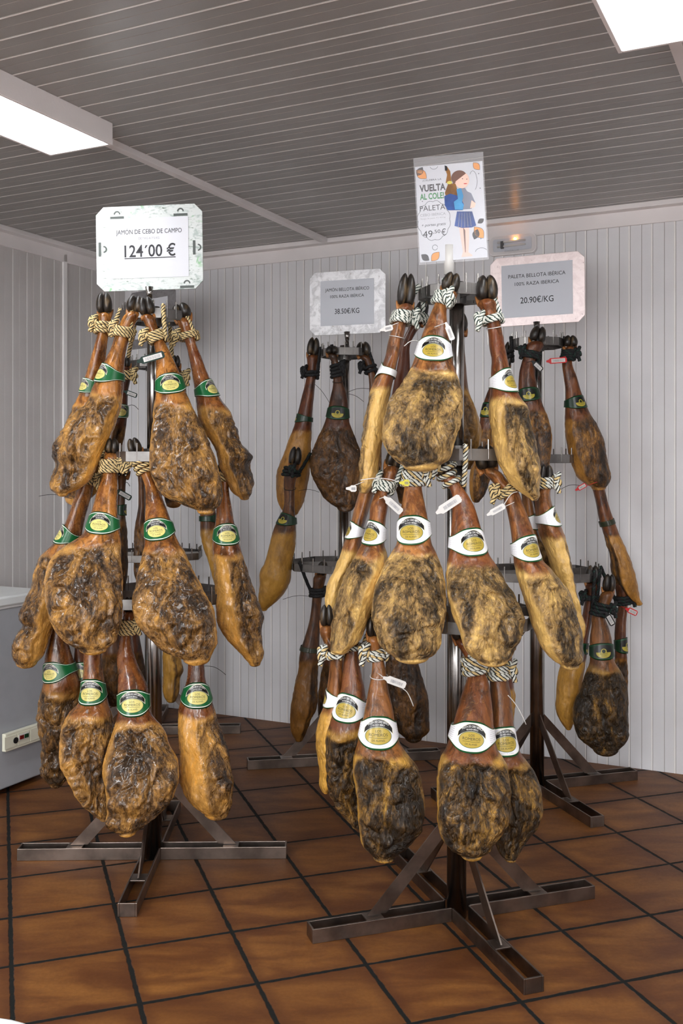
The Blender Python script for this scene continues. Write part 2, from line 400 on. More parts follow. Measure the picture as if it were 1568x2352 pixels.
# ------------------------------------------------------------------ racks
RACKS = {}
def octagon(r, n=8, a0=0):
    return [(r * math.cos(a0 + 2 * math.pi * i / n), r * math.sin(a0 + 2 * math.pi * i / n)) for i in range(n)]
def rack(key, X, Y, yaw, label, top=1.93, rings=((1.93, .115), (1.435, .17), (.945, .27)), arm=.47):
    root = empty('ham_rack', (X, Y, 0), label, 'rack', 'steel ham display racks')
    RACKS[key] = (X, Y, yaw, rings)
    mb = MB(); mb.cyl((X, Y, 0), (X, Y, 1.40), .030, 36); mb.build('lower_pole', M['steel'], root, smooth=True).data.polygons
    mb = MB(); mb.cyl((X, Y, 1.39), (X, Y, top + .02), .0225, 32); mb.build('upper_pole', M['steel'], root, smooth=True)
    for k in range(4):
        a = yaw + k * math.pi / 2; d = np.array([math.cos(a), math.sin(a), 0]); e = np.array([-math.sin(a), math.cos(a), 0]); z = np.array([0, 0, 1.])
        c = np.array([X, Y, 0]); ax = [d, e, z]
        mb = MB()
        for s_ in (-1, 1): mb.box(c + d * (.03 + (arm - .03) / 2) + e * s_ * .027 + z * .021, (arm - .03, .006, .042), ax)
        mb.box(c + d * (arm - .003) + z * .021, (.006, .048, .042), ax)
        b = mb.build('base_arm', M['steel_base'], root, bevel=.0012)
        mb = MB(); mb.box(c + d * .275 + z * .0395, (.055, .048, .005), ax); mb.build('brace_plate', M['steel_base'], b, bevel=.001)
        p0 = c + d * .292 + z * .045; p1 = c + d * .028 + z * .325; q = p1 - p0; L = np.linalg.norm(q); q /= L; nrm = np.cross(q, e)
        mb = MB(); h = .02
        V = [p0 + e * .0025 + d * 0, p0 - d * .06 + e * .0025, p1 + e * .0025 - z * .055, p1 + e * .0025]
        V = V + [v - e * .005 for v in V]
        mb.add(V, [(0, 1, 2, 3), (7, 6, 5, 4), (0, 4, 5, 1), (1, 5, 6, 2), (2, 6, 7, 3), (3, 7, 4, 0)])
        mb.build('brace', M['steel_base'], root)
    for ri, (z, r) in enumerate(rings):
        pts = octagon(r, 8, yaw + math.pi / 8); mb = MB()
        for i in range(8):
            a = np.array(pts[i]); b = np.array(pts[(i + 1) % 8]); d = b - a; L = np.linalg.norm(d); d /= L
            ax = [(d[0], d[1], 0), (-d[1], d[0], 0), (0, 0, 1)]
            mb.box((X + (a[0] + b[0]) / 2, Y + (a[1] + b[1]) / 2, z - .0175), (L + .003, .005, .035), ax)
        ring = mb.build('ring', M['steel_ring'], root, bevel=.001)
        for k in range(4):
            a = yaw + k * math.pi / 2; rr = r * math.cos(math.pi / 8)
            mb = MB(); ax = [(math.cos(a), math.sin(a), 0), (-math.sin(a), math.cos(a), 0), (0, 0, 1)]
            mb.box((X + math.cos(a) * (rr + .026) / 2, Y + math.sin(a) * (rr + .026) / 2, z - .0175), (rr - .02, .005, .03), ax)
            mb.build('spoke', M['steel_ring'], root)
        mb = MB(); mb.cyl((X, Y, z - .05), (X, Y, z + .012), .036 if ri else .03, 28); mb.build('collar', M['steel_ring'], root, smooth=False, bevel=.002)
        for i in range(8):
            for f in ((.28, .72) if r < .2 else (.2, .5, .8)):
                a = np.array(pts[i]); b = np.array(pts[(i + 1) % 8]); p = a + (b - a) * f
                mb = MB(); mb.cyl((X + p[0], Y + p[1], z - .03), (X + p[0], Y + p[1], z + .028), .003, 8)
                mb.build('pin', M['steel'], ring)
    return root
SH = {}
rack('A', -.667, 3.506, .02, 'steel rack at the front left, under the 124,00 sign', arm=.472)
rack('B', .354, 3.04, .325, 'steel rack at the front right, under the child poster', arm=.472)
rack('C', .015, 4.62, .18, 'steel rack in the middle background, under the 38.50 sign', arm=.455)
rack('D', .84, 4.25, .30, 'steel rack at the right background, under the 20.90 sign', arm=.48)
rack('E', -.985, 5.13, .05, 'steel rack half hidden by the wall behind the front left rack', arm=.46)

# signs
rA, plA = sign(-.680, 3.50, 2.158, -.10, .015, .386, .300, M['wrap'], M['paper'], .285, .212,
     'white price sign in printed film reading 124,00 above the front left rack',
     [('JAMÓN DE CEBO DE CAMPO', 0, .058, .238, .016, .0, 0), ('DE 7 KG A 7´5 KG', 0, .034, .075, .008, 0, 1),
      ('124´00 €', .003, -.010, .185, .042, .012, 0), ('_', .003, -.036, .185, .003, 0, 0)], 1.95, M['steel'])
mb = MB()
for (x, y, a) in ((-.115, .118, 0), (.115, .12, 0), (.135, -.135, 0), (-.172, .0, 1), (.17, -.005, 1)):
    if not a: slab(mb, plA, rectp(x - .025, y - .012, x + .025, y - .003), .0032, .0038)
    else: slab(mb, plA, rectp(x - .012, y - .025, x - .003, y + .025), .0032, .0038)
    stroke(mb, plA, ell(x + (.006 if a else 0), y + (0 if a else .004), .010, .010, 16, 0 if not a else -1.6, math.pi if not a else 1.6), .005, .0039)
mb.build('printed_mark', simple('faded_black_print', (66, 74, 70), .5), rA)
sign(.015 + .012, 4.62, 2.152, -.31, 0, .372, .298, M['plate_c'], M['paper_grey'], .262, .212,
     'aluminium price sign reading 38.50 per kilo above the middle background rack',
     [('JAMÓN BELLOTA IBÉRICO', 0, .062, .215, .015, 0, 0), ('100% RAZA IBÉRICA', 0, .030, .165, .014, 0, 0),
      ('38.50€/KG', 0, -.040, .120, .024, .004, 0)], 1.95, M['steel'])
sign(.84, 4.25, 2.145, -.385, .01, .405, .300, M['plate_d'], M['paper_grey'], .305, .228,
     'pale pinkish price sign reading 20.90 per kilo above the right background rack',
     [('PALETA BELLOTA IBÉRICA', 0, .064, .245, .016, 0, 0), ('100% RAZA IBERICA', 0, .030, .190, .015, 0, 0),
      ('20.90€/KG', 0, -.042, .142, .026, .004, 0)], 1.95, M['steel'])
sign(-.985, 5.13, 2.155, -.72, 0, .385, .300, M['plate_e'], M['paper'], .27, .20,
     'grey metal sign frame partly hidden behind the 124,00 sign', [], 1.95, M['steel'])

# poster in a clear sleeve
def poster():
    X, Y = .332, 3.04; zc = 1.38 + (1074 - 487) / F * Y
    pl = Plane(X + .005, Y, zc, -.13, .053)
    root = empty('poster', (X, Y, zc), 'advertising poster of a child with a blue backpack in a clear sleeve', 'poster')
    mb = MB(); slab(mb, pl, rectp(-.103, -.148, .103, .148), 0, .0008); mb.build('sheet', M['paper'], root)
    mb = MB(); slab(mb, pl, rectp(-.107, -.155, .107, .176), .0016, .0022); slab(mb, pl, rectp(-.107, -.155, .107, .176), -.0012, -.0008)
    mb.build('clear_sleeve', M['sleeve'], root)
    T = .0012
    mb = MB()
    put_text(mb, pl, '¡CELEBRA LA', -.053, .104, .058, .0055, T)
    put_text(mb, pl, 'VUELTA', -.053, .080, .080, .020, T, .035)
    put_text(mb, pl, 'AL COLE!', -.056, .054, .074, .018, T, .03, 1)
    put_text(mb, pl, 'PALETA', -.056, .018, .078, .0165, T, 0.0)
    put_text(mb, pl, 'CEBO IBÉRICA', -.056, -.003, .078, .008, T, 0, 2)
    put_text(mb, pl, 'Rango de peso: 4 a 4,5 kg', -.056, -.014, .076, .004, T, 0, 2)
    put_text(mb, pl, '+ portes gratis', -.055, -.034, .074, .0085, T, 0, 0, .25)
    put_text(mb, pl, '49', -.075, -.062, .030, .021, T)
    put_text(mb, pl, ',50', -.047, -.056, .022, .011, T)
    put_text(mb, pl, '€', -.026, -.060, .014, .020, T)
    mb.build('lettering', [M['ink'], M['inkgreen'], M['inkgrey']], root)
    # doodles
    mb = MB()
    cl = []
    for i in range(181):
        a = 2 * math.pi * i / 180; rr = 1 + .07 * abs(math.sin(a * 6)); cl.append((-.054 + .048 * rr * math.cos(a), -.022 + .058 * rr * math.sin(a)))
    stroke(mb, pl, cl, .0012, T)
    stroke(mb, pl, ell(.072, .09, .012, .03, 20, -1.2, 2.4), .0011, T)
    stroke(mb, pl, ell(-.055, -.105, .008, .008, 20), .0012, T); stroke(mb, pl, ell(.085, -.13, .018, .012, 16, .4, 3), .0012, T)
    stroke(mb, pl, ell(-.045, .146, .012, .010, 16, 3.3, 6.1), .0011, T)
    for (x, y) in ((-.006, .141), (.09, .11), (-.086, .04), (-.006, -.12), (.086, -.09), (.092, .065)): slab(mb, pl, ell(x, y, .0015, .0015, 8), T, T + .0003)
    def leaf(cx, cy, L, a, m):
        pts = []
        for i in range(13): t = i / 12; pts.append((t * L, .32 * L * math.sin(math.pi * t)))
        for i in range(1, 12): t = 1 - i / 12; pts.append((t * L, -.32 * L * math.sin(math.pi * t)))
        c, s = math.cos(a), math.sin(a)
        return [(cx + x * c - y * s, cy + x * s + y * c) for x, y in pts]
    lf = MB()
    for (x, y, L, a, mi) in ((-.100, .138, .042, -.75, 1), (-.08, .145, .03, -2.2, 0), (-.068, -.146, .036, .8, 1), (-.098, -.124, .03, -.7, 0), (.068, -.052, .045, -.95, 1), (.066, -.09, .032, 1.2, 0), (.098, -.03, .022, -2.6, 0), (.075, .145, .03, -.9, 1)):
        P = leaf(x, y, L, a, mi)
        P = [(min(.102, max(-.102, p)), min(.147, max(-.147, q))) for p, q in P]
        slab(lf, pl, P, T, T + .0002, mi); stroke(mb, pl, P + [P[0]], .001, T + .0004)
    mb.build('doodle', M['ink'], root); lf.build('printed_leaf', [M['ink'], M['inkorange']], root)
    # printed figure
    g = MB()
    def pg(pts, mi, t=0): slab(g, pl, pts, T + t * .0002, T + t * .0002 + .0001, mi)
    pg([(.022, -.05), (.052, -.05), (.050, -.09), (.046, -.128), (.058, -.138), (.056, -.141), (.024, -.141), (.030, -.125), (.026, -.09)], 0)
    pg([(.034, -.05), (.036, -.128), (.038, -.128), (.040, -.06)], 1, 1)
    pg([(.018, .0), (.064, -.004), (.074, -.048), (.060, -.053), (.030, -.052), (.008, -.044)], 2, 2)
    for q in range(5): pg([(.018 + .010 * q, -.050), (.020 + .010 * q, -.050), (.026 + .0075 * q, -.006), (.025 + .0075 * q, -.006)], 4, 3)
    pg([(.030, .078), (.046, .070), (.060, .045), (.068, .012), (.062, .004), (.030, .004), (.026, .04)], 4, 3)
    pg([(.050, .060), (.064, .052), (.076, .020), (.068, .012), (.056, .030)], 4, 4); pg([(.064, .03), (.076, .02), (.072, .008), (.058, .006)], 0, 5)
    pg([(-.016, .060), (-.004, .088), (.018, .086), (.026, .050), (.012, .030), (-.012, .044)], 5, 5)
    pg([(-.012, .090), (.006, .092), (.004, .125), (-.006, .142), (-.012, .138), (-.006, .115)], 5, 6)
    pg([(-.012, .145), (-.005, .140), (-.004, .128), (-.012, .128)], 7, 7)
    pg([(-.018, .050), (.000, .056), (.028, .046), (.040, .020), (.036, .002), (-.010, .006), (-.018, .022)], 2, 6)
    pg([(.010, .030), (.026, .040), (.040, .018), (.036, .003), (.012, .006)], 3, 7)
    pg([(.020, .068), (.034, .070), (.040, .045), (.030, .012), (.024, .030)], 3, 8)
    pg(ell(.038, .094, .022, .025), 0, 8)
    pg(ell(.030, .103, .024, .022, 20, .5, 3.9) , 1, 9)
    pg([(.012, .098), (.020, .104), (.018, .088), (.010, .084)], 1, 10)
    pg(ell(.040, .098, .0018, .0012, 8), 7, 10); pg(ell(.053, .096, .0018, .0012, 8), 7, 10)
    pg(ell(.048, .084, .006, .003, 12, 3.3, 6.1), 6, 10); pg(ell(.0, .09, .008, .005), 8, 10)
    g.build('printed_figure', [M['skin'], M['hairp'], M['blue'], M['lblue'], M['greyp'], M['hamp'], M['red'], M['ink'], M['letter_g']], root)
    mb = MB(); mb.cyl((X, Y + .012, 1.95), (X, Y + .012, zc - .12), .0085, 14); mb.build('stem', M['steel'], root, smooth=True)
    mb = MB(); mb.cyl((X, Y + .010, zc - .19), (X, Y + .010, zc - .10), .016, 16); mb.build('tape', M['white_plastic'], root, smooth=True)
nt = NT('clear_sleeve_film'); M['sleeve'] = nt.P(Base_Color=(.8, .8, .83, 1), Roughness=.12, Alpha=.09)
poster()

# ------------------------------------------------------------------ emergency light on the back wall
def emergency():
    u0 = None
    def wall_at(px, py):
        k = (px - CX) / F; # point on back wall plane
        # (k*Y, Y) = K + u*(CA,-SA)
        # k*Y - KX = u*CA ; Y-KY=-u*SA
        Y = (KX * SA + KY * CA) / (k * SA + CA); X = k * Y
        u = (X - KX) * CA - (Y - KY) * SA; return u, CH + (HY - py) / F * Y
    uA, zA = wall_at(1124, 566); uB, zB = wall_at(1234, 560)
    uc = (uA + uB) / 2; z = (zA + zB) / 2; wd = uB - uA; ht = .098
    root = empty('emergency_light', W(uc, .0, z), 'oblong emergency light with orange glow on the back wall', 'emergency light')
    def rr(w_, h_, r, n=6):
        P = []
        for (sx, sy, a0) in ((1, 1, 0), (-1, 1, 90), (-1, -1, 180), (1, -1, 270)):
            for i in range(n + 1): a = R(a0 + 90 * i / n); P.append((sx * (w_ / 2 - r) + r * math.cos(a), sy * (h_ / 2 - r) + r * math.sin(a)))
        return P
    def prism(mb, P, v0, v1, sc=1, mi=0):
        n = len(P); A = [W(uc + x, v0, z + y) for x, y in P]; B = [W(uc + x * sc, v1, z + y * sc) for x, y in P]
        mb.add(A + B, [tuple(range(n)), tuple(range(n, 2 * n))[::-1]] + [(i, n + i, n + (i + 1) % n, (i + 1) % n) for i in range(n)], mi)
    mb = MB(); prism(mb, rr(wd, ht, .026), .001, .018, .98); mb.build('base', M['trim'], root)
    mb = MB(); prism(mb, rr(wd * .80, ht * .62, .01), .0185, .021); mb.build('reflector', M['paper_grey'], root)
    mb = MB()
    P = rr(.012, .012, .005); 
    mb.cyl(W(uc - wd * .30, .027, z + .012), W(uc + wd * .28, .027, z + .014), .005, 12); mb.cyl(W(uc - wd * .30, .027, z - .008), W(uc + wd * .28, .027, z - .006), .005, 12)
    mb.build('tube', M['white_plastic'], root, smooth=True)
    mb = MB(); mb.box(W(uc - wd * .20, .027, z), (.014, .012, .035), AXR); mb.build('tube_holder', M['black'], root)
    mb = MB(); mb.cyl(W(uc + wd * .07, .022, z + .024), W(uc + wd * .07, .030, z + .024), .006, 12); mb.build('indicator', M['led'], root)
    mb = MB(); V, Fc = text2d('DAISALUX', uc, z - .030, .07, .009, .0)
    mb.add([W(x, .0225, y) for x, y in V], Fc); mb.build('lettering', M['inkgrey'], root)
    mb = MB(); prism(mb, rr(wd * .95, ht * .9, .024), .0182, .045, .88); mb.build('cover', M['sleeve'], root)
emergency()

# ------------------------------------------------------------------ chest freezer along the left wall
def freezer():
    fe = W(0, 0, 0)
    # far front corner in room coordinates
    X, Y = -1.298, 4.41
    u1 = (X - KX) * CA - (Y - KY) * SA; v1 = -((X - KX) * SA + (Y - KY) * CA)
    L = 1.5; u0 = .03
    root = empty('chest_freezer', W((u0 + u1) / 2, v1 + L / 2, 0), 'pale grey chest freezer standing along the left wall', 'freezer')
    uc = (u0 + u1) / 2; vc = v1 + L / 2; du = u1 - u0
    mb = MB(); mb.box(W(uc, vc, .405), (du - .01, L - .01, .76), AXR); mb.build('body', M['freezer'], root, bevel=.006)
    mb = MB(); mb.box(W(uc - .02, vc, .0135), (du - .08, L - .06, .025), AXR); mb.build('plinth', M['dark'], root)
    mb = MB(); mb.box(W(uc, vc, .789), (du - .002, L - .002, .010), AXR); mb.build('seal', M['white_metal'], root, bevel=.002)
    mb = MB(); mb.box(W(uc, vc, .815), (du + .01, L + .01, .042), AXR); mb.build('lid', M['lid'], root, bevel=.008)
    return u1
u1 = freezer()
def onface(px, py):   # point on the freezer's front face
    k = (px - CX) / F; pX, pY = W(u1, 0, 0)[:2]
    # direction along face: (-SA,-CA)
    # k*Y = pX - v*SA ; Y = pY - v*CA
    v = (pX - k * pY) / (SA - k * CA); Y = pY - v * CA
    return v, CH + (HY - py) / F * Y
va, za = onface(4, 1705); vb, zb = onface(92, 1678)
def sockets():
    v0, v1 = min(va, vb) - .12, max(va, vb) ; z = (za + zb) / 2; vc = (v0 + v1) / 2
    root = empty('socket_strip', W(u1, vc, z), 'white socket strip fixed on the front of the grey freezer', 'socket strip')
    mb = MB(); mb.box(W(u1 + .011, vc, z), (.022, v1 - v0, .075), AXR); mb.build('frame', M['ivory'], root, bevel=.003)
    mb = MB()
    for k in range(4):
        mb.box(W(u1 + .0225, v1 - .028 - .075 * k, z), (.003, .070, .052), AXR)
    mb.build('module', M['ivory'], root, bevel=.001)
    vs = onface(26, 1700)[0]
    mb = MB(); mb.cyl(W(u1 + .0235, vs, z), W(u1 + .027, vs, z), .013, 20); mb.build('knob', M['black'], root)
    for px, m in ((39, 'redpad'), (50, 'greenpad')):
        vv = onface(px, 1693)[0]
        mb = MB(); mb.box(W(u1 + .0245, vv, z + .006), (.004, .030, .024), AXR); f = mb.build('switch_frame', M['white_plastic'], root)
        mb = MB(); mb.box(W(u1 + .0275, vv, z + .006), (.003, .022, .016), AXR); mb.build('rocker', M[m], f)
sockets()
# white rounded worktop corner just entering the frame at lower left
def counter():
    X0, Y0, z = -.255, .992, .85
    root = empty('display_counter', (-.7, .55, 0), 'white counter whose rounded corner shows at the bottom left edge', 'counter')
    def outline(x1, y1, r, n=10):
        return [(-1.2, .1), (x1, .1)] + [(x1 - r + r * math.cos(a), y1 - r + r * math.sin(a)) for a in [math.pi / 2 * i / n for i in range(n + 1)]] + [(-1.2, y1)]
    def ext(mb, P, z0, z1):
        n = len(P); mb.add([(x, y, z0) for x, y in P] + [(x, y, z1) for x, y in P], [tuple(range(n))[::-1], tuple(range(n, 2 * n))] + [(i, (i + 1) % n, n + (i + 1) % n, n + i) for i in range(n)])
    mb = MB(); ext(mb, outline(X0, Y0 - .035, .09), .82, .85); mb.build('top', M['lid'], root, bevel=.005)
    mb = MB(); ext(mb, outline(X0 - .03, Y0 - .065, .07), 0, .82); mb.build('body', M['freezer'], root)
counter()

# ------------------------------------------------------------------ noise in numpy
_pr = np.random.RandomState(3); PERM = _pr.permutation(256); PERM = np.concatenate([PERM, PERM]); GR = _pr.randn(256, 3); GR /= np.linalg.norm(GR, axis=1)[:, None]
def perlin(p):
    i = np.floor(p).astype(int); f = p - i; u = f * f * f * (f * (f * 6 - 15) + 10); i &= 255
    out = 0
    for dx in (0, 1):
        wx = u[:, 0] if dx else 1 - u[:, 0]
        for dy in (0, 1):
            wy = u[:, 1] if dy else 1 - u[:, 1]
            for dz in (0, 1):
                wz = u[:, 2] if dz else 1 - u[:, 2]
                h = PERM[(PERM[(PERM[(i[:, 0] + dx) & 255] + i[:, 1] + dy) & 255] + i[:, 2] + dz) & 255]
                g = GR[h]
                out = out + wx * wy * wz * (g[:, 0] * (f[:, 0] - dx) + g[:, 1] * (f[:, 1] - dy) + g[:, 2] * (f[:, 2] - dz))
    return out
def fbm(p, o=4, g=.5):
    a = 1; s = 0; 
    for k in range(o): s = s + a * perlin(p * 2 ** k + 17.3 * k); a *= g
    return s
def ss(x, a, b):
    t = np.clip((x - a) / (b - a), 0, 1); return t * t * (3 - 2 * t)
def pchip(x, y, q):
    x = np.asarray(x, float); y = np.asarray(y, float); h = np.diff(x); d = np.diff(y) / h; m = np.zeros(len(x))
    for k in range(1, len(x) - 1):
        m[k] = 0.5 * (d[k - 1] + d[k]) if d[k - 1] * d[k] > 0 else .25 * (d[k - 1] + d[k])
    m[0] = d[0]; m[-1] = d[-1]
    i = np.clip(np.searchsorted(x, q) - 1, 0, len(x) - 2); t = (q - x[i]) / h[i]
    return ((2*t**3 - 3*t**2 + 1) * y[i] + (t**3 - 2*t**2 + t) * h[i] * m[i] + (-2*t**3 + 3*t**2) * y[i+1] + (t**3 - t**2) * h[i] * m[i+1])

# ------------------------------------------------------------------ ham materials
def m_ham(name, fat1, fat2, meat1, meat2, dark, shank1, shank2, rough, bump, darkthr, mould):
    nt = NT(name)
    A = lambda n: nt.n('ShaderNodeAttribute', {'attribute_name': n})
    pc = A('pc').outputs['Vector']; sh = A('shank').outputs['Fac']; me = A('meat').outputs['Fac']; dk = A('dark').outputs['Fac']
    el = nt.mapv(pc, (1, 1, .45)); el2 = nt.mapv(pc, (1, 1, .42))
    n1 = nt.noise(el, 9, 4, .6, .8); n2 = nt.noise(el2, 24, 6, .68, .9); n3 = nt.noise(pc, 80, 5, .72, .8); n5 = nt.noise(el2, 75, 5, .75, .5)
    rid = nt.noise(el2, 62, 5, .65, 1.9, 'RIDGED_MULTIFRACTAL')
    ad = lambda *q: nt.math('ADD', q[0], q[1]) if len(q) == 2 else nt.math('ADD', q[0], ad(*q[1:]))
    mu = lambda a_, k_: nt.math('MULTIPLY', a_, k_)
    v = nt.math('SUBTRACT', ad(mu(n1, .65), mu(n2, .65), mu(n5, .45), mu(n3, .32)), 1.035)
    mm = nt.ramp(ad(me, mu(nt.math('SUBTRACT', n1, .5), 1.2), mu(nt.math('SUBTRACT', n3, .5), .5)), .15, .85)
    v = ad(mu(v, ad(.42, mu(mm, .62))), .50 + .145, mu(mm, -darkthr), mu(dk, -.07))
    cr = nt.n('ShaderNodeValToRGB', Fac=v).outputs[0].node; e_ = cr.color_ramp
    e_.elements[0].position = .29; e_.elements[0].color = lin(dark); e_.elements[1].position = .78; e_.elements[1].color = lin(fat1)
    for p_, c_ in ((.37, tuple(.5 * (x + y) for x, y in zip(dark, meat2))), (.43, meat2), (.505, meat1), (.585, tuple(.5 * (x + y) for x, y in zip(meat1, fat2))), (.655, fat2)):
        q_ = e_.elements.new(p_); q_.color = lin(c_)
    body = cr.outputs[0]
    vein = mu(nt.ramp(nt.noise(el2, 60, 5, .62, 2.2, 'RIDGED_MULTIFRACTAL'), .95, 1.35), ad(.15, mu(mm, .55)))
    body = nt.mix(vein, body, lin(tuple(.5 * (x + y) for x, y in zip(dark, meat2))))
    if mould: body = nt.mix(nt.math('MULTIPLY', nt.ramp(nt.noise(pc, 44, 6, .78, 1), .56, .70), .55), body, lin(mould))
    n6 = nt.noise(nt.mapv(pc, (1, 1, .16)), 44, 5, .65, .8)
    skin = nt.mix(nt.ramp(ad(mu(n1, .5), mu(n6, .5)), .40, .60), lin(shank1), lin(shank2))
    own = nt.noise(pc, .37, 1, .5)
    skin = nt.mix(mu(nt.ramp(own, .46, .62), .55), skin, lin((96, 40, 24)))
    skin = nt.mix(mu(nt.ramp(n2, .46, .64), .75), skin, lin(tuple(x * .5 for x in shank1)))
    skin = nt.mix(mu(nt.ramp(n3, .55, .75), .35), skin, lin(fat2))
    smix = nt.ramp(ad(sh, mu(nt.math('SUBTRACT', n1, .5), 1.2), mu(nt.math('SUBTRACT', n3, .5), .6)), .25, .75)
    c = nt.mix(smix, body, skin)
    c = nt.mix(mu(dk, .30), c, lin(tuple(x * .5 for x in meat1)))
    h = ad(mu(rid, .55), mu(n3, .12), mu(n5, .45))
    h = mu(h, ad(.28, mu(mm, .72)))
    h = mu(h, nt.math('SUBTRACT', 1.0, mu(smix, .70)))
    ro = ad(mu(nt.math('SUBTRACT', n3, .4), .5), rough)
    return nt.P(Base_Color=c, Roughness=ro, Normal=nt.bump(h, bump, .022), Specular_IOR_Level=.3, Coat_Weight=.45 if 'oily' in name else .15, Coat_Roughness=.12)
HM = {
 'A': m_ham('ham_golden_oily', (232, 160, 54), (196, 144, 70), (136, 98, 50), (90, 62, 30), (38, 25, 12), (104, 58, 24), (178, 118, 56), .19, .85, .165, None),
 'B': m_ham('ham_pale_mouldy', (234, 198, 124), (212, 172, 98), (154, 122, 74), (106, 82, 48), (38, 28, 16), (108, 62, 32), (172, 114, 62), .30, .9, .19, (164, 142, 98)),
 'B2': m_ham('ham_dark_mouldy', (230, 182, 88), (196, 148, 64), (112, 82, 40), (66, 47, 23), (22, 15, 8), (98, 58, 28), (148, 94, 48), .30, .9, .20, None),
 'C': m_ham('ham_brown', (164, 112, 50), (130, 88, 38), (80, 52, 23), (54, 35, 16), (24, 15, 8), (66, 38, 22), (104, 66, 36), .34, .45, .11, None),
 'D': m_ham('ham_tan_and_brown', (206, 152, 76), (172, 122, 56), (96, 64, 28), (66, 44, 20), (28, 18, 9), (74, 40, 24), (118, 70, 38), .32, .45, .19, None),
 'Y': m_ham('ham_yellow_fat', (204, 156, 70), (176, 130, 56), (126, 90, 40), (92, 64, 30), (42, 28, 14), (80, 46, 26), (118, 76, 40), .3, .4, .12, None),
}
M['hoof'] = NT('horn_black'); 
_n = M['hoof']; _q = _n.noise(_n.mapv(pos(_n), (1, 1, .3)), 60, 4)
M['hoof'] = _n.P(Base_Color=_n.mix(_n.ramp(_q, .50, .74), lin((30, 25, 21)), lin((96, 78, 54))), Roughness=.36, Normal=_n.bump(_q, .4, .002))
M['bone'] = simple('ankle_skin', (176, 116, 62), .4, noise=.45)
M['rope_cream'] = simple('rope_cream', (216, 190, 134), .8, noise=.3)
M['rope_white'] = simple('rope_white', (218, 220, 210), .8, noise=.25)
M['rope_black'] = simple('rope_black', (18, 18, 20), .7)
M['rope_green'] = simple('rope_dark_green', (10, 42, 34), .7)
ROPES = {'cream': ('rope_cream', 'rope_cream', 'rope_cream', 'rope_black'), 'white': ('rope_white', 'rope_white', 'rope_white', 'rope_green'), 'whiteb': ('rope_white', 'rope_cream', 'rope_white', 'rope_black'),
         'black': ('rope_black', 'rope_black', 'rope_black'), 'green': ('rope_black', 'rope_green', 'rope_black')}

# band label material: drawn in metres of the band's own uv
def m_band(name, ground, oval, border, banner, text=None, small=False):
    nt = NT(name); uv = nt.n('ShaderNodeUVMap').outputs[0]; sp = nt.n('ShaderNodeSeparateXYZ', Vector=uv)
    a, b = sp.outputs[0], sp.outputs[1]; e = nt.n('ShaderNodeAttribute', {'attribute_name': 'edge'}).outputs['Fac']
    def el(cx, cy, rx, ry):
        x = nt.math('DIVIDE', nt.math('SUBTRACT', a, cx), rx); y = nt.math('DIVIDE', nt.math('SUBTRACT', b, cy), ry)
        return nt.math('ADD', nt.math('MULTIPLY', x, x), nt.math('MULTIPLY', y, y))
    def mask(q, thr=1.0, w_=.05): return nt.ramp(q, thr + w_, thr - w_)
    c = lin(ground)
    if not small:
        # faint small print at the sides
        ln = nt.math('GREATER_THAN', nt.math('SINE', nt.math('MULTIPLY', b, 1100)), .1)
        sd = nt.math('MULTIPLY', nt.math('GREATER_THAN', nt.math('ABSOLUTE', a), .058), nt.math('LESS_THAN', nt.math('ABSOLUTE', a), .085))
        gr = nt.math('GREATER_THAN', nt.noise(nt.mapv(uv, (1, 1, 1)), 500, 1), .5)
        c = nt.mix(nt.math('MULTIPLY', nt.math('MULTIPLY', nt.math('MULTIPLY', ln, sd), gr), .5), c, lin(tuple(x * .6 for x in ground)))
        # arched banner
        q = el(0, -.052, .058, .0885); q2 = el(0, -.052, .058, .0685)
        bm = nt.math('MULTIPLY', mask(q, 1, .02), nt.math('SUBTRACT', 1, mask(q2, 1, .02)))
        bm = nt.math('MULTIPLY', bm, nt.math('LESS_THAN', nt.math('ABSOLUTE', a), .041))
        fr = nt.math('MULTIPLY', mask(el(0, -.052, .058, .0905), 1, .02), nt.math('SUBTRACT', 1, mask(el(0, -.052, .058, .0665), 1, .02)))
        fr = nt.math('MULTIPLY', fr, nt.math('LESS_THAN', nt.math('ABSOLUTE', a), .043))
        c = nt.mix(fr, c, lin((232, 226, 200))); c = nt.mix(bm, c, lin(banner))
        c = nt.mix(mask(el(0, -.008, .0365, .0235)), c, lin(border)); c = nt.mix(mask(el(0, -.008, .035, .022)), c, lin(oval))
        ml = nt.math('MULTIPLY', nt.math('LESS_THAN', nt.math('ABSOLUTE', nt.math('SUBTRACT', b, -.0135)), .0005), nt.math('LESS_THAN', nt.math('ABSOLUTE', a), .024))
        c = nt.mix(ml, c, lin((60, 60, 30)))
        c = nt.mix(nt.math('GREATER_THAN', e, .90), c, lin(border))
        c = nt.mix(nt.math('MULTIPLY', nt.math('GREATER_THAN', e, .84), nt.math('LESS_THAN', e, .90)), c, lin((236, 240, 226)))
    else:
        c = nt.mix(mask(el(0, 0, .040, .030)), c, lin((10, 14, 10)))
        c = nt.mix(nt.math('MULTIPLY', mask(el(0, -.006, .030, .020)), nt.math('LESS_THAN', b, -.003)), c, lin(oval))
        c = nt.mix(nt.math('MULTIPLY', mask(el(0, .001, .012, .012)), 1.0), c, lin(oval)); c = nt.mix(mask(el(0, .002, .0075, .0075)), c, lin((20, 40, 20)))
        c = nt.mix(nt.math('MULTIPLY', nt.math('GREATER_THAN', e, .80), nt.math('LESS_THAN', e, .86)), c, lin(border))
    return nt.P(Base_Color=c, Roughness=.28)
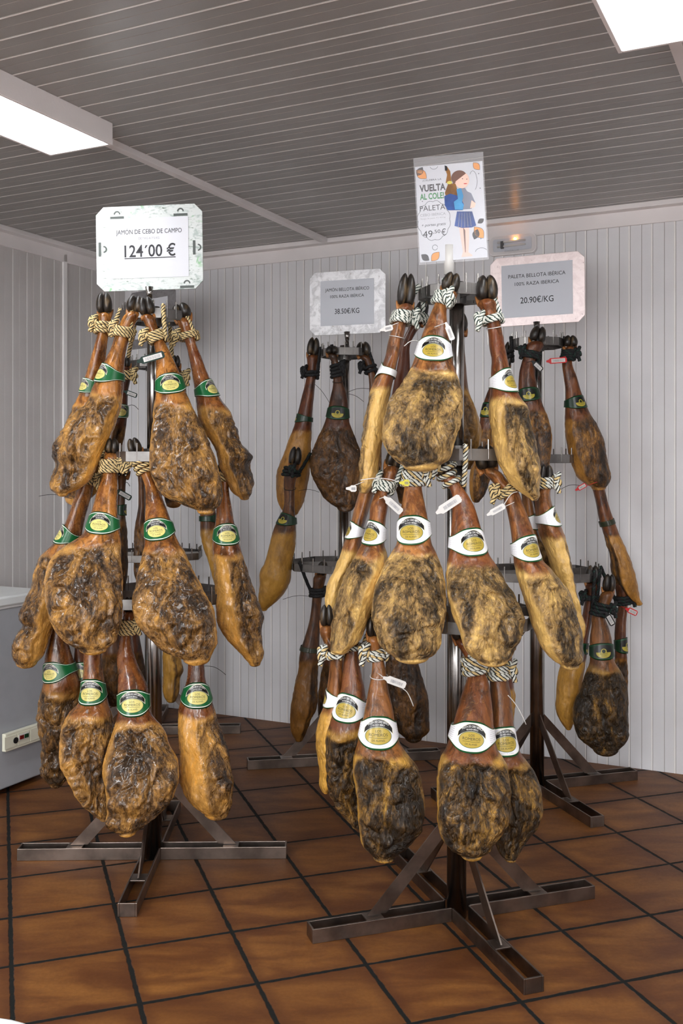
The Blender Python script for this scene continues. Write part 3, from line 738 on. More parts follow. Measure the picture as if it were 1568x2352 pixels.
BAND = {
 'g': m_band('green_band', (16, 92, 48), (214, 202, 120), (8, 60, 30), (14, 14, 14)),
 'w': m_band('white_band', (236, 237, 240), (176, 152, 62), (14, 78, 42), (18, 18, 20)),
 'd': m_band('dark_band', (12, 44, 24), (176, 162, 60), (24, 90, 44), (10, 10, 10), small=True),
 'k': m_band('olive_band', (38, 44, 26), (38, 44, 26), (90, 88, 50), (10, 10, 10), small=True)}

# ------------------------------------------------------------------ the hams
HAMS = {}
class Ham:
    def __init__(s, st, Yt, Yb, td, seed, zshank):
        st = sorted(st); s.y = np.array([a[0] for a in st], float); s.l = np.array([a[1] for a in st], float); s.r = np.array([a[2] for a in st], float)
        s.y0, s.y1 = s.y[0], s.y[-1]; s.Yt, s.Yb = Yt, Yb
        s.wl = (s.r[-1] - s.l[-1]) / 2; s.cap = min(.55 * s.wl, 14)
        s.y2 = s.y1 + s.cap; s.td = td; s.seed = seed
        q = np.linspace(s.y0, s.y1, 60); s.wmax = max((pchip(s.y, s.r, q) - pchip(s.y, s.l, q)) / 2) * Yb / F
        s.ws = .024
    def depth(s, py): 
        t = np.clip((py - s.y0) / (s.y1 - s.y0), 0, 1); return s.Yt + (s.Yb - s.Yt) * (t * t * (3 - 2 * t) * .6 + .4 * t)
    def cw(s, py):
        q = np.clip(py, s.y0, s.y1); l = pchip(s.y, s.l, q); r = pchip(s.y, s.r, q); c = (l + r) / 2; w_ = np.maximum((r - l) / 2, 1)
        over = np.clip((py - s.y1) / max(s.cap, 1e-3), 0, 1); w_ = w_ * np.sqrt(np.clip(1 - over ** 2, 0, 1))
        return c, w_
    def surf(s, py, th, off=0.0):
        Yd = s.depth(py); c, w_ = s.cw(py); Wd = w_ * Yd / F
        H = np.maximum(np.minimum(Wd, s.ws), s.td * np.clip(Wd / s.wmax, 0, 1) ** .85)
        cs, sn = np.cos(th), np.sin(th)
        X = (c - CX) / F * Yd + (Wd + off) * cs; Y = Yd - (H + off) * sn; Z = CH + (HY - py) / F * Yd + 0 * th
        return np.stack([X, Y, Z], -1)
    def slope(s, py):
        a, _ = s.cw(np.array([py - 12.])); b, _ = s.cw(np.array([py + 12.])); return float(b[0] - a[0]) / 24

def build_ham(key, rk, kind, st, dt, db, td=.065, mat='A', lab=None, band='g', phi=0, mf=0, mw=62, dark=0., rope=None, rc='cream', hoof=None, res=1.0, label='', tags=(), cave=1.0, dew=1):
    X0, Y0, yaw, rings = RACKS[rk]
    idx = len(HAMS) + 1
    h = Ham(st, Y0 + dt, Y0 + db, td, idx, 0); HAMS[key] = h
    ppm = F / Y0
    top = h.surf(np.array([h.y0]), np.array([0.]))[0]; cxt = h.cw(np.array([h.y0]))[0][0]
    org = ((cxt - CX) / F * h.Yt, h.Yt, CH + (HY - h.y0) / F * h.Yt)
    name = 'cured_shoulder' if kind == 's' else 'cured_ham'
    grp = {'A': 'cured hams on the front left rack', 'B': 'cured shoulders on the front right rack', 'C': 'cured hams on the middle background rack', 'D': 'cured shoulders on the right background rack', 'E': 'cured hams on the rack behind the front left one'}[rk]
    root = empty(name, org, label, 'ham', grp)
    # ---- body
    nr = int(max(80, min(230, (h.y2 - h.y0) / 2.3)) * res); nc = int(132 * res)
    t = np.linspace(0, 1, nr); py = h.y0 + (h.y1 - h.y0) * t
    capn = 9; py = np.concatenate([py, h.y1 + h.cap * np.sin(np.linspace(0, np.pi / 2, capn + 1)[1:]) * .9999])
    nr = len(py); th = np.arange(nc) * 2 * np.pi / nc
    PY, TH = np.meshgrid(py, th, indexing='ij'); f = PY.ravel(); g = TH.ravel()
    P = h.surf(f, g)
    sd = np.array([idx * 3.17, idx * 1.91, idx * 2.33])
    pc = P + sd
    yb = lab[1] if lab else h.y0 + (h.y1 - h.y0) * .42
    yb2 = yb + (h.y1 - yb) * .13
    body = ss(f, yb - 12, yb2 + 15); endm = 1 - ss(f, h.y1 - .16 * (h.y1 - yb), h.y2)
    ang = math.pi / 2 - R(mf)
    cd = np.cos(g - ang); ct = math.cos(R(mw))
    wob = fbm(pc * [7, 7, 5], 3) * .35
    meat = ss(cd + wob * .8, ct - .22, ct + .22) * ss(f + fbm(pc * 9, 2) * 30, yb2 - 25, yb2 + 12)
    meat = meat * (1 - .9 * ss(f + fbm(pc * 8, 2) * 18, h.y1 - 4, h.y1 + 9) * (mw < 85))
    edge = .28 + .72 * np.abs(np.sin(g)) 
    Nx, Ny = np.cos(g), -np.sin(g)
    big = fbm(pc * [8, 8, 5], 3) * .024 * body * (.6 if mat in 'CYD' else 1)
    wk = .35 if mat in 'CYD' else 1.0
    wp = np.stack([fbm(pc * 9, 2), fbm(pc * 9 + 5, 2), fbm(pc * 9 + 9, 2)], 1)
    wq = pc * [13, 13, 4] + wp * 1.8
    rd = np.sqrt(perlin(wq) ** 2 + .0006); rd2 = np.sqrt(perlin(pc * [36, 36, 12] + wp * 2.5 + 40) ** 2 + .0012)
    wr = ((np.clip(rd, 0, .35) - .17) * .046 * (.18 + .82 * meat) + (np.clip(rd2, 0, .35) - .15) * .017 * (.25 + .75 * meat)) * body * wk
    fine = (fbm(pc * [70, 70, 40], 2, .5)) * (.0022 * body + .0008)
    dent = -cave * meat * ss(cd, ct, 1.0) * .014
    lip = .006 * np.exp(-((cd + wob - ct) / .16) ** 2) * body
    tend = (1 - body) * (.0016 * np.cos(3 * g + idx) * ss(f, h.y0, h.y0 + 60))
    fine = fine + .004 * (1 - ss(f, h.y0, h.y0 + 30))
    disp = (big + wr + dent * body + lip) * edge * endm + fine + tend
    P[:, 0] += Nx * disp; P[:, 1] += Ny * disp
    cr_ = h.cw(f)[0]; Yr = h.depth(f); q_ = .50 + .50 * np.sqrt(np.clip((f - h.y0) / (.016 * ppm), 0, 1))   # rounded pastern end
    Xr = (cr_ - CX) / F * Yr; P[:, 0] = Xr + (P[:, 0] - Xr) * q_; P[:, 1] = Yr + (P[:, 1] - Yr) * q_
    # knuckle ends of the shank
    mesh_f = []
    i = np.arange(nr - 1)[:, None] * nc; j = np.arange(nc)[None]; k = (j + 1) % nc
    mesh_f = np.stack([i + j, i + nc + j, i + nc + k, i + k], -1).reshape(-1, 4).tolist()
    mb = MB(); mb.add(P, mesh_f); mb.f.append(tuple(range(nc)))
    mb.f.append(tuple(range((nr - 1) * nc, nr * nc))[::-1]); mb.m += [0, 0]
    ob = mb.build('body', HM[mat], root, smooth=True)
    me = ob.data
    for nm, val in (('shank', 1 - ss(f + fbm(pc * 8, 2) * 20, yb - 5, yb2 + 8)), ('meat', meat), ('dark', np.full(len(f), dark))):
        at = me.attributes.new(nm, 'FLOAT', 'POINT'); at.data.foreach_set('value', val.astype(np.float32))
    at = me.attributes.new('pc', 'FLOAT_VECTOR', 'POINT'); at.data.foreach_set('vector', pc.astype(np.float32).ravel())
    # ---- hoof: two claws on a fetlock
    if hoof is None:
        sl = h.slope(h.y0 + 14); hoof = (cxt - sl * 45, h.y0 - .058 * ppm, .042 * ppm)
    hx, hy, hw = hoof
    base = np.array(org); tip = np.array([(hx - CX) / F * h.Yt, h.Yt - .004, CH + (HY - hy) / F * h.Yt])
    up = tip - base; L = np.linalg.norm(up); up /= L; side = np.cross(up, [0, 1, 0]); side /= np.linalg.norm(side); fr = np.cross(side, up)
    hwm = hw * .6 * h.Yt / F
    for s_ in (-1, 1):
        prof = [(-.10, .80, .80), (.02, 1.0, .98), (.15, 1.10, 1.12), (.32, 1.14, 1.15), (.5, 1.08, 1.08), (.68, .94, .94), (.82, .74, .74), (.93, .46, .46), (.99, .14, .16)]
        V = []; n = 14
        for (tt, a, b) in prof:
            c0 = base + up * (L * (.10 + .90 * tt)) + side * s_ * hwm * (.44 + .10 * tt - .22 * tt * tt)
            for q in range(n):
                an = 2 * math.pi * q / n; V.append(c0 + side * math.cos(an) * hwm * .51 * a + fr * math.sin(an) * hwm * .74 * b)
        m_ = len(prof); Fc = [(r_ * n + q, r_ * n + (q + 1) % n, (r_ + 1) * n + (q + 1) % n, (r_ + 1) * n + q) for r_ in range(m_ - 1) for q in range(n)]
        Fc += [tuple(range(n))[::-1], tuple(range((m_ - 1) * n, m_ * n))]
        mb = MB(); mb.add(V, Fc); mb.build('hoof', M['hoof'], root, smooth=True)
    for s_ in ((-1, 1) if dew else ()):
        c0 = base - up * .016 + side * s_ * hwm * .62; c1 = base + up * .012 + side * s_ * hwm * 1.0 + fr * .016
        mb = MB(); ts = np.linspace(0, 1, 6); mb.tube([c0 + (c1 - c0) * q for q in ts], [.0085 * (1 - .8 * q ** 2) for q in ts], 8); mb.build('dewclaw', M['bone'], root, smooth=True)
    # ---- label band
    if lab:
        y0_, y1_ = lab; yc = (y0_ + y1_) / 2; Yd = float(h.depth(np.array([yc]))[0]); pm = F / Yd
        c_, w_ = h.cw(np.array([yc])); c_, w_ = float(c_[0]), float(w_[0]); Wm = w_ / pm
        Hm = float(max(min(Wm, h.ws), h.td * min(1, Wm / h.wmax) ** .85))
        rad = (Wm + Hm) / 2 + .003; sl = h.slope(yc); hh = (y1_ - y0_) / 2 / pm - abs(sl) * Wm * .6
        hh = max(hh, .026); hs = hh / .045
        a0 = math.pi / 2 - R(phi)
        full = math.pi * rad
        # true arc length table of the slice
        tt = np.linspace(-math.pi, math.pi, 721); ex, ey = (Wm + .003) * np.cos(a0 - tt), (Hm + .003) * np.sin(a0 - tt)
        ds = np.hypot(np.diff(ex), np.diff(ey)); arc = np.concatenate([[0], np.cumsum(ds)]); arc -= np.interp(0, tt, arc); a_lo, a_hi = arc[0], arc[-1]
        def bandmap(a, b, off):
            thh = a0 - np.interp(a, arc, tt)
            dx = Wm * np.cos(thh)
            py_ = yc - b * pm + (-sl) * dx * pm * .85
            # keep clear of the ham's own relief
            return h.surf(py_, thh, off)
        na, nb = 72, 10
        av = np.linspace(a_lo, a_hi, na); small = band in 'dk'
        fr_ = np.exp(-np.abs(av / .054) ** 3)
        wide, thin = (.045, .019) if not small else (.036, .019)
        if band == 'k': wide = .02
        up_ = (thin + (wide - thin) * fr_) * hs; dn_ = (thin * .9 + (wide - thin * .9) * fr_) * hs
        V = []; UV = []; E = []
        for i_ in range(na):
            for j_ in range(nb + 1):
                q = j_ / nb * 2 - 1; bb = q * (up_[i_] if q > 0 else dn_[i_])
                V.append(bandmap(np.array([av[i_]]), np.array([bb]), .0042)[0]); UV.append((av[i_] / hs, bb / hs)); E.append(abs(q))
        Fc = [(i_ * (nb + 1) + j_, i_ * (nb + 1) + j_ + 1, (i_ + 1) * (nb + 1) + j_ + 1, (i_ + 1) * (nb + 1) + j_) for i_ in range(na - 1) for j_ in range(nb)]
        mb = MB(); mb.add(V, Fc); bo = mb.build('label_band', BAND[band], root, smooth=True)
        bm_ = bo.data; uvl = bm_.uv_layers.new(name='UVMap'); li = np.empty(len(bm_.loops), int); bm_.loops.foreach_get('vertex_index', li)
        uvl.data.foreach_set('uv', np.array(UV)[li].ravel().astype(np.float32))
        at = bm_.attributes.new('edge', 'FLOAT', 'POINT'); at.data.foreach_set('value', np.array(E, np.float32))
        so = bo.modifiers.new('thickness', 'SOLIDIFY'); so.thickness = .0008; so.offset = -1
        if abs(phi) < 75 and band != 'k':
            mb = MB()
            def tx(s, cx, cy, wd, ht, bold=0, arcR=0, mi=0):
                V, Fc = text2d(s, 0, 0, wd, ht, bold)
                if arcR:
                    an = V[:, 0] / arcR; rr = arcR + V[:, 1]; V = np.stack([rr * np.sin(an), cy - arcR + rr * np.cos(an)], 1)
                else: V = V + [cx, cy]
                mb.add(bandmap(V[:, 0] * hs, V[:, 1] * hs, .0052), Fc, mi)
            if not small:
                t1 = 'JAMÓN DE CEBO DE CAMPO IBÉRICO' if band == 'g' else 'PALETA DE CEBO IBÉRICA'
                t2 = '50% RAZA IBÉRICA' if band == 'g' else '75% RAZA IBÉRICA'
                tx(t1, 0, .0305, .068, .0062, .0, .056, 1); tx(t2, 0, .0222, .036, .0044, .0, .050, 1)
                tx('LOS', 0, .0052, .016, .0068, .003); tx('ROMEROS', 0, -.0050, .050, .0080, .0); tx('DE ALANÍS', 0, -.0200, .032, .0050, .0)
                if band == 'w': tx('GUSTO DE LA SIERRA', 0, -.0345, .034, .0028, 0, 0, 2)
            else:
                tx('ROMEROS', 0, -.0085, .032, .0045, .0); tx('DE ALANÍS', 0, -.0165, .020, .0032, .0)
            mb.build('lettering', [M['letter_d'], M['letter_w'], M['inkgrey']], bo)
    # ---- rope
    if rope:
        ya, ybp, kx = rope[:3]     # first wrap row, last wrap row, knot side (-1 left .. 1 right)
        turns = (rope[3] if len(rope) > 3 else 2) + .6
        a_k = {-1: math.pi * .92, 1: math.pi * .08, 0: math.pi / 2}[kx]
        T_ = np.linspace(0, 1, int(60 * turns)); thr = a_k + T_ * 2 * math.pi * turns; pyr = ya + (ybp - ya) * T_
        sl = h.slope((ya + ybp) / 2); cc, ww = h.cw(pyr)
        wrap = h.surf(pyr - sl * ww * np.cos(thr) * .8 * 1.0, thr, .0095)
        kn = wrap[0] + np.array([.006 * kx, -.008, -.004])
        tk = np.linspace(0, 1, 50); r_ = .012
        knot = np.stack([kn[0] + r_ * np.sin(tk * 4 * np.pi + 1), kn[1] + r_ * .7 * np.cos(tk * 6 * np.pi), kn[2] + r_ * np.sin(tk * 6 * np.pi + .5) + .012 - .024 * tk], 1)
        tail = np.array([kn + [kx * .010 * q, -.006, -.008 - .030 * q] for q in np.linspace(0, 1, 8)])
        # to the nearest point of the ring
        zt = org[2]; tier = min(rings, key=lambda q: abs(q[0] - zt)) if True else None
        rz, rr = tier; dx, dy = wrap[-1][0] - X0, wrap[-1][1] - Y0; dd = math.hypot(dx, dy) + 1e-6
        pin = np.array([X0 + dx / dd * rr, Y0 + dy / dd * rr, rz + .012])
        e_ = wrap[-1]; tu = np.linspace(0, 1, 16)[1:]; mid = (e_ + pin) / 2 + np.array([0, -.01, -.01])
        upp = np.array([(1 - q) ** 2 * e_ + 2 * q * (1 - q) * mid + q * q * pin for q in tu])
        path = np.vstack([tail[::-1], knot, wrap, upp])
        # even resample + smooth
        for _ in range(2): path[1:-1] = (path[:-2] + 2 * path[1:-1] + path[2:]) / 4
        L_ = np.concatenate([[0], np.cumsum(np.linalg.norm(np.diff(path, axis=0), axis=1))]); n_ = int(L_[-1] / .0036)
        q = np.linspace(0, L_[-1], n_); path = np.stack([np.interp(q, L_, path[:, k_]) for k_ in range(3)], 1)
        T = np.gradient(path, axis=0); T /= np.linalg.norm(T, axis=1)[:, None] + 1e-9
        e = np.cross(T, [.3, .5, .8]); e /= np.linalg.norm(e, axis=1)[:, None] + 1e-9
        for i_ in range(1, n_):
            v_ = e[i_ - 1] - T[i_] * np.dot(e[i_ - 1], T[i_]); e[i_] = v_ / (np.linalg.norm(v_) + 1e-9)
        g_ = np.cross(T, e); mb = MB(); names = ROPES[rc]; uniq = sorted(set(names))
        for k_ in range(3):
            an = q / .036 * 2 * np.pi + k_ * 2 * np.pi / 3; lobe = 1 + .18 * np.sin(q / .018 * 2 * np.pi + k_ * 2)
            mb.tube(path + .0038 * (np.cos(an)[:, None] * e + np.sin(an)[:, None] * g_), .0043 * lobe, 6, uniq.index(names[k_]))
            an = an + np.pi / 3
            mb.tube(path + .0062 * (np.cos(an)[:, None] * e + np.sin(an)[:, None] * g_), .0018, 4, uniq.index(names[-1]))
        mb.build('rope', [M[u_] for u_ in uniq], root, smooth=True)
    # ---- tags and ties
    for tg in tags:
        typ, x, y, ln, ht, an = tg[:6]; fo = tg[6] if len(tg) > 6 else -.03
        Yd = float(h.depth(np.array([float(y)]))[0]) - td * .6 + fo; s_ = Yd / F
        c0 = np.array([(x - CX) * s_, Yd, CH + (HY - y) * s_])
        if typ == 'wire':
            x2, y2 = ln, ht; m0 = M['white_plastic'] if an else M['black']
            c1 = np.array([(x2 - CX) * s_, Yd + .015, CH + (HY - y2) * s_]); q = np.linspace(0, 1, 12)[:, None]
            mb = MB(); mb.tube(c0 + (c1 - c0) * q + np.array([0, 0, .01]) * np.sin(q * np.pi), .0010 if not an else .0013, 6); mb.build('wire_tie', m0, root, smooth=True); continue
        if typ == 'loop':
            yy = float(y); T_ = np.linspace(0, 2 * np.pi, 50); cc, ww = h.cw(np.array([yy])); sl = h.slope(yy)
            mb = MB(); mb.tube(h.surf(yy - sl * ww * np.cos(T_) + 4 * np.sin(T_), T_, .003), .0014, 6); mb.build('wire_tie', M['white_plastic'] if an else M['black'], root, smooth=True); continue
        a = R(-an); pl = Plane(c0[0], c0[1], c0[2], 0.1, a); lm, hm = ln * s_, ht * s_
        colr = {'w': 'white_plastic', 'r': 'red', 'k': 'black', 'y': 'yellow', 'g': 'rope_green'}[typ]
        mb = MB(); slab(mb, pl, cham(lm, hm, hm * .2), -.0015, .0015)
        slab(mb, pl, [(-lm / 2 - .012, -hm * .15), (-lm / 2, -hm * .3), (-lm / 2, hm * .3), (-lm / 2 - .012, hm * .15)], -.001, .001)
        to = mb.build('tag', M[colr], root)
        mb = MB()
        if typ in 'krg': slab(mb, pl, rectp(-lm * .38, -hm * .32, lm * .40, hm * .32), .0016, .0019, 1)
        nb_ = 14
        for q in range(nb_):
            x_ = -lm * .3 + lm * .62 * q / nb_; wq_ = lm * .62 / nb_ * (.3 + .4 * rng.random())
            slab(mb, pl, rectp(x_, -hm * .22, x_ + wq_, hm * .18), .0020, .0022, 0)
        mb.build('barcode', [M['inkgrey'], M['white_plastic']], to)
        # its tie back to the shank
        cc, ww = h.cw(np.array([float(y)])); bx = (float(cc[0]) - CX) * s_
        e0 = c0 - pl.a * (lm / 2 + .01); e1 = np.array([bx, Yd + .02, c0[2] + .02]); q = np.linspace(0, 1, 8)[:, None]
        mb = MB(); mb.tube(e0 + (e1 - e0) * q, .0012, 6); mb.build('wire_tie', M['white_plastic' if typ in 'wy' else ('red' if typ == 'r' else 'black')], root, smooth=True)
    return root
# stations: (row, left edge, right edge)
B_ = build_ham
# --- front left rack, top tier
B_('A1','A','h',[(718,227,252),(740,226,254),(770,222,248),(830,205,240),(900,183,228),(980,150,240),(1060,135,250),(1120,140,235),(1148,150,205)],.0,.06,.05,lab=(868,908),phi=-45,mf=-60,rope=(738,768,-1,3),hoof=(239,672,30),label='tawny ham at the far left of the top tier, hidden behind a larger one')
B_('A2','A','h',[(716,292,325),(740,277,312),(760,268,303),(800,255,290),(850,230,284),(890,212,282),(930,192,275),(947,169,270),(983,148,258),(1018,126,244),(1040,121,234),(1068,127,223),(1090,120,213),(1111,113,198),(1126,118,176),(1134,130,156)],-.10,-.13,.075,lab=(835,888),phi=-42,mf=-30,mw=74,rope=(752,776,-1,3),hoof=(315,679,34),label='tan ham of the top left tier leaning left with a green band')
B_('A3','A','h',[(722,326,352),(745,333,360),(763,340,368),(792,354,383),(821,359,397),(851,359,411),(908,358,431),(947,350,448),(983,348,466),(1018,346,480),(1054,344,494),(1090,350,505),(1126,366,510),(1143,384,511),(1161,423,505),(1172,452,492)],-.11,-.22,.075,lab=(856,910),phi=8,mf=12,mw=76,rope=(762,786,-1,3),hoof=(334,682,30),tags=(('g',350,821,56,17,-17),('wire',385,745,418,785,0)),label='large glossy brown ham at the centre of the top left tier')
B_('A4','A','h',[(730,406,434),(750,411,441),(763,414,446),(792,428,452),(821,435,464),(851,441,475),(915,451,507),(947,453,530),(983,467,542),(1018,487,555),(1038,496,573),(1050,499,582),(1062,501,576),(1076,505,573),(1090,512,578),(1111,523,581),(1133,535,579),(1143,550,572)],-.02,-.05,.07,lab=(872,922),phi=50,mf=60,mw=66,dark=.25,rope=(764,780,-1,2),hoof=(411,697,36),label='dark ham at the right end of the top left tier leaning right')
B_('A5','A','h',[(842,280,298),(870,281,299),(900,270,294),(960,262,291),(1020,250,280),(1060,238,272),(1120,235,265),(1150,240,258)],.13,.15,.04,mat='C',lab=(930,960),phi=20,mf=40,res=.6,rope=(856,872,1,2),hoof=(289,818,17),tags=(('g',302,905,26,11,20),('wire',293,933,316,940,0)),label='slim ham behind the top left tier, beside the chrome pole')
B_('A6','A','h',[(842,396,412),(880,396,424),(950,385,430),(1050,372,440),(1110,372,430),(1158,382,415)],.12,.14,.045,mat='C',mf=0,res=.5,rope=(862,874,1,1),hoof=(405,816,16),label='ham almost hidden behind the glossy ham of the top left tier')
# middle tier
B_('A7','A','h',[(1085,186,216),(1126,176,212),(1161,164,202),(1197,151,192),(1250,120,182),(1280,91,172),(1319,73,157),(1359,65,146),(1398,45,132),(1418,41,125),(1438,50,119),(1457,37,112),(1485,28,105),(1509,31,97),(1522,38,84)],.0,-.04,.07,lab=(1204,1258),phi=-52,mf=-45,mw=66,rope=(1096,1110,1,2),tags=(('wire',165,1146,86,1140,0),),label='ham with a jutting bone at the far left of the middle tier')
B_('A8','A','h',[(1040,243,270),(1060,240,270),(1097,234,269),(1126,223,269),(1161,214,268),(1200,202,271),(1228,188,275),(1255,148,278),(1280,120,279),(1319,105,281),(1359,103,282),(1398,107,280),(1438,122,274),(1457,136,269),(1477,156,262),(1490,182,245)],-.11,-.28,.08,lab=(1172,1228),phi=-4,mf=14,mw=74,rope=(1058,1084,1,3),hoof=(258,1006,26),label='broad ham with deep folds in the middle tier, second from left')
B_('A9','A','h',[(1040,302,324),(1068,312,341),(1090,324,350),(1126,335,366),(1161,335,380),(1183,334,388),(1243,333,409),(1269,329,424),(1304,319,441),(1340,312,462),(1376,307,478),(1398,306,490),(1418,310,494),(1438,320,496),(1457,336,498),(1477,356,499),(1497,377,490),(1514,420,482)],-.12,-.30,.08,lab=(1185,1243),phi=-6,mf=-2,mw=74,rope=(1052,1090,-1,3),hoof=(303,1006,26),label='large glossy ham right of the chrome pole in the middle tier')
B_('A10','A','h',[(1096,505,524),(1126,503,526),(1161,498,532),(1197,496,538),(1254,489,552),(1286,489,562),(1322,491,575),(1358,492,585),(1378,493,593),(1406,498,604),(1424,501,602),(1446,510,599),(1477,530,605),(1501,552,606),(1524,572,598)],-.04,-.10,.07,lab=(1200,1252),phi=14,mf=62,mw=62,rope=(1086,1104,1,2),label='ham with a yellow fat side at the right of the middle tier')
B_('A11','A','h',[(1090,273,288),(1130,272,288),(1170,270,287),(1240,265,291),(1300,262,291),(1360,255,286),(1400,262,280)],.12,.12,.04,mat='C',lab=(1160,1182),band='d',phi=90,mf=40,res=.5,dark=.4,tags=(('g',286,1137,34,13,30),('wire',285,1112,296,1117,0)),label='slim dark ham behind the broad folded ham, left of the pole')
# bottom tier
B_('A12','A','h',[(1400,122,146),(1440,118,148),(1509,104,165),(1564,101,184),(1596,95,184),(1635,88,182),(1675,89,178),(1714,95,174),(1754,95,166),(1770,92,160),(1793,104,152),(1801,114,144)],.05,.05,.07,mat='A',lab=(1508,1564),phi=-25,mf=0,mw=100,dark=.75,label='dark brown ham at the far left of the bottom tier')
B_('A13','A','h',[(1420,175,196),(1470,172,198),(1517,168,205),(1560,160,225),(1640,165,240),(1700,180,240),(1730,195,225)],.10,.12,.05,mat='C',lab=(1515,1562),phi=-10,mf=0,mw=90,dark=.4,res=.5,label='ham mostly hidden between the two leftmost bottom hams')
B_('A14','A','h',[(1440,198,228),(1501,192,231),(1556,190,237),(1616,178,247),(1635,160,252),(1655,148,256),(1675,140,257),(1714,138,258),(1754,142,258),(1793,158,256),(1833,178,254),(1850,192,252),(1868,213,250),(1882,230,247)],-.11,-.20,.075,lab=(1554,1614),phi=-2,mf=24,mw=68,rope=None,label='ham with a yellow left edge, second from left in the bottom tier')
B_('A15','A','h',[(1404,287,308),(1418,284,309),(1461,276,303),(1517,269,312),(1556,272,330),(1576,271,338),(1639,271,347),(1675,259,374),(1714,247,389),(1754,239,410),(1793,239,409),(1805,243,406),(1832,245,395),(1850,246,382),(1868,247,364),(1886,243,346),(1904,256,322),(1911,272,312)],-.13,-.33,.08,lab=(1577,1641),phi=4,mf=14,mw=68,rope=(1426,1456,1,3),hoof=(297,1370,24),label='lowest ham at the front of the bottom left tier')
B_('A16','A','h',[(1450,438,464),(1525,433,470),(1556,431,472),(1620,413,490),(1655,409,500),(1695,409,514),(1734,411,526),(1774,411,534),(1801,413,536),(1832,426,535),(1850,444,533),(1868,470,524)],-.11,-.20,.075,lab=(1562,1620),phi=12,mf=58,mw=58,tags=(('wire',470,1530,517,1552,0),),label='ham with a tan left side at the right of the bottom tier')
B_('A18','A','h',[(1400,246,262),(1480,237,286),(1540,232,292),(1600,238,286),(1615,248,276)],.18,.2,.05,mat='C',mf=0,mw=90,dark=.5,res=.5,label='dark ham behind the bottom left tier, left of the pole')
B_('A19','A','h',[(1430,298,314),(1480,296,323),(1530,298,331),(1570,303,332),(1592,310,326)],.2,.2,.04,mat='C',mf=0,mw=90,dark=.4,res=.5,label='small dark ham end peeping out just left of the chrome pole')
B_('E1','E','h',[(1290,388,402),(1330,388,405),(1400,384,412),(1450,378,416),(1509,374,414),(1540,375,420),(1556,376,414),(1596,376,409),(1608,382,404)],-.1,-.12,.05,mat='Y',mf=60,mw=40,res=.6,label='narrow yellow ham end hanging behind the front left rack, right of the pole')
B_('E2','E','h',[(1060,470,486),(1120,466,486),(1180,459,495),(1215,460,497),(1250,465,502),(1290,478,520),(1340,492,540),(1362,502,530)],-.05,-.1,.05,mat='Y',lab=(1176,1206),band='d',phi=120,mf=120,res=.6,label='golden ham behind the right ham of the middle left tier')
B_('E3','E','h',[(1085,318,331),(1160,318,335),(1200,312,336),(1260,308,340),(1310,310,340),(1340,316,336)],-.1,-.1,.045,mat='C',mf=0,dark=.3,res=.5,label='ham seen behind the pole left of the middle tier ham')
# --- front right rack, top tier
B_('B1','B','s',[(700,914,947),(707,915,947),(736,906,935),(765,898,929),(795,890,923),(824,884,915),(868,863,905),(897,850,898),(927,840,892),(956,835,886),(985,831,882),(1020,828,875),(1060,825,869),(1093,824,865),(1116,820,856),(1128,825,847)],-.04,-.08,.08,'B',lab=(834,880),band='w',phi=-105,mf=-100,mw=66,rope=(722,742,1,3),rc='white',hoof=(937,628,34),tags=(('loop',0,775,0,0,1),('w',891,754,22,13,-15),('wire',928,795,965,784,1),('w',811,1122,15,15,0)),label='slim shoulder at the left of the top right tier leaning left')
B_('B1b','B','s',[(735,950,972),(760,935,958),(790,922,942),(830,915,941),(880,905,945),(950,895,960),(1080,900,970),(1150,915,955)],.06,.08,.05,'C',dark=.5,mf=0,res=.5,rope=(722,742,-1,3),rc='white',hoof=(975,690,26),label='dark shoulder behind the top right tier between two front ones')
B_('B2','B','s',[(668,1012,1050),(677,1008,1047),(707,994,1026),(736,982,1025),(765,970,1029),(780,965,1031),(833,948,1039),(853,940,1045),(883,923,1053),(912,900,1060),(941,887,1061),(971,880,1056),(993,877,1050),(1020,880,1041),(1035,887,1037),(1046,896,1033),(1060,911,1024),(1070,926,1008)],-.11,-.25,.075,'B',lab=(772,835),band='w',phi=-6,mf=0,mw=80,rope=(680,700,0,3),rc='white',hoof=(1042,626,34),tags=(('w',1033,765,34,13,68),),label='large round mouldy shoulder at the centre of the top right tier')
B_('B3','B','s',[(688,1098,1138),(695,1098,1138),(717,1106,1140),(742,1116,1147),(770,1121,1153),(798,1123,1158),(826,1128,1164),(846,1127,1168),(883,1126,1180),(911,1125,1192),(939,1124,1210),(967,1125,1219),(1000,1129,1227),(1023,1133,1232),(1056,1143,1240),(1089,1159,1244),(1119,1180,1241),(1139,1207,1239),(1146,1218,1235)],-.09,-.17,.075,'B',lab=(846,908),band='w',phi=42,mf=40,mw=68,rope=(726,742,-1,2),rc='white',hoof=(1116,632,42),tags=(('loop',0,752,0,0,1),('wire',1118,760,1122,790,1)),label='shoulder with a pale left flank at the right of the top right tier')
B_('B4','B','s',[(760,1047,1063),(850,1045,1070),(900,1040,1076),(950,1038,1094),(1000,1040,1103),(1040,1046,1098),(1072,1056,1084)],.12,.15,.05,'Y',mf=0,mw=40,dark=.5,res=.6,label='shoulder behind the pole right of the large round one')
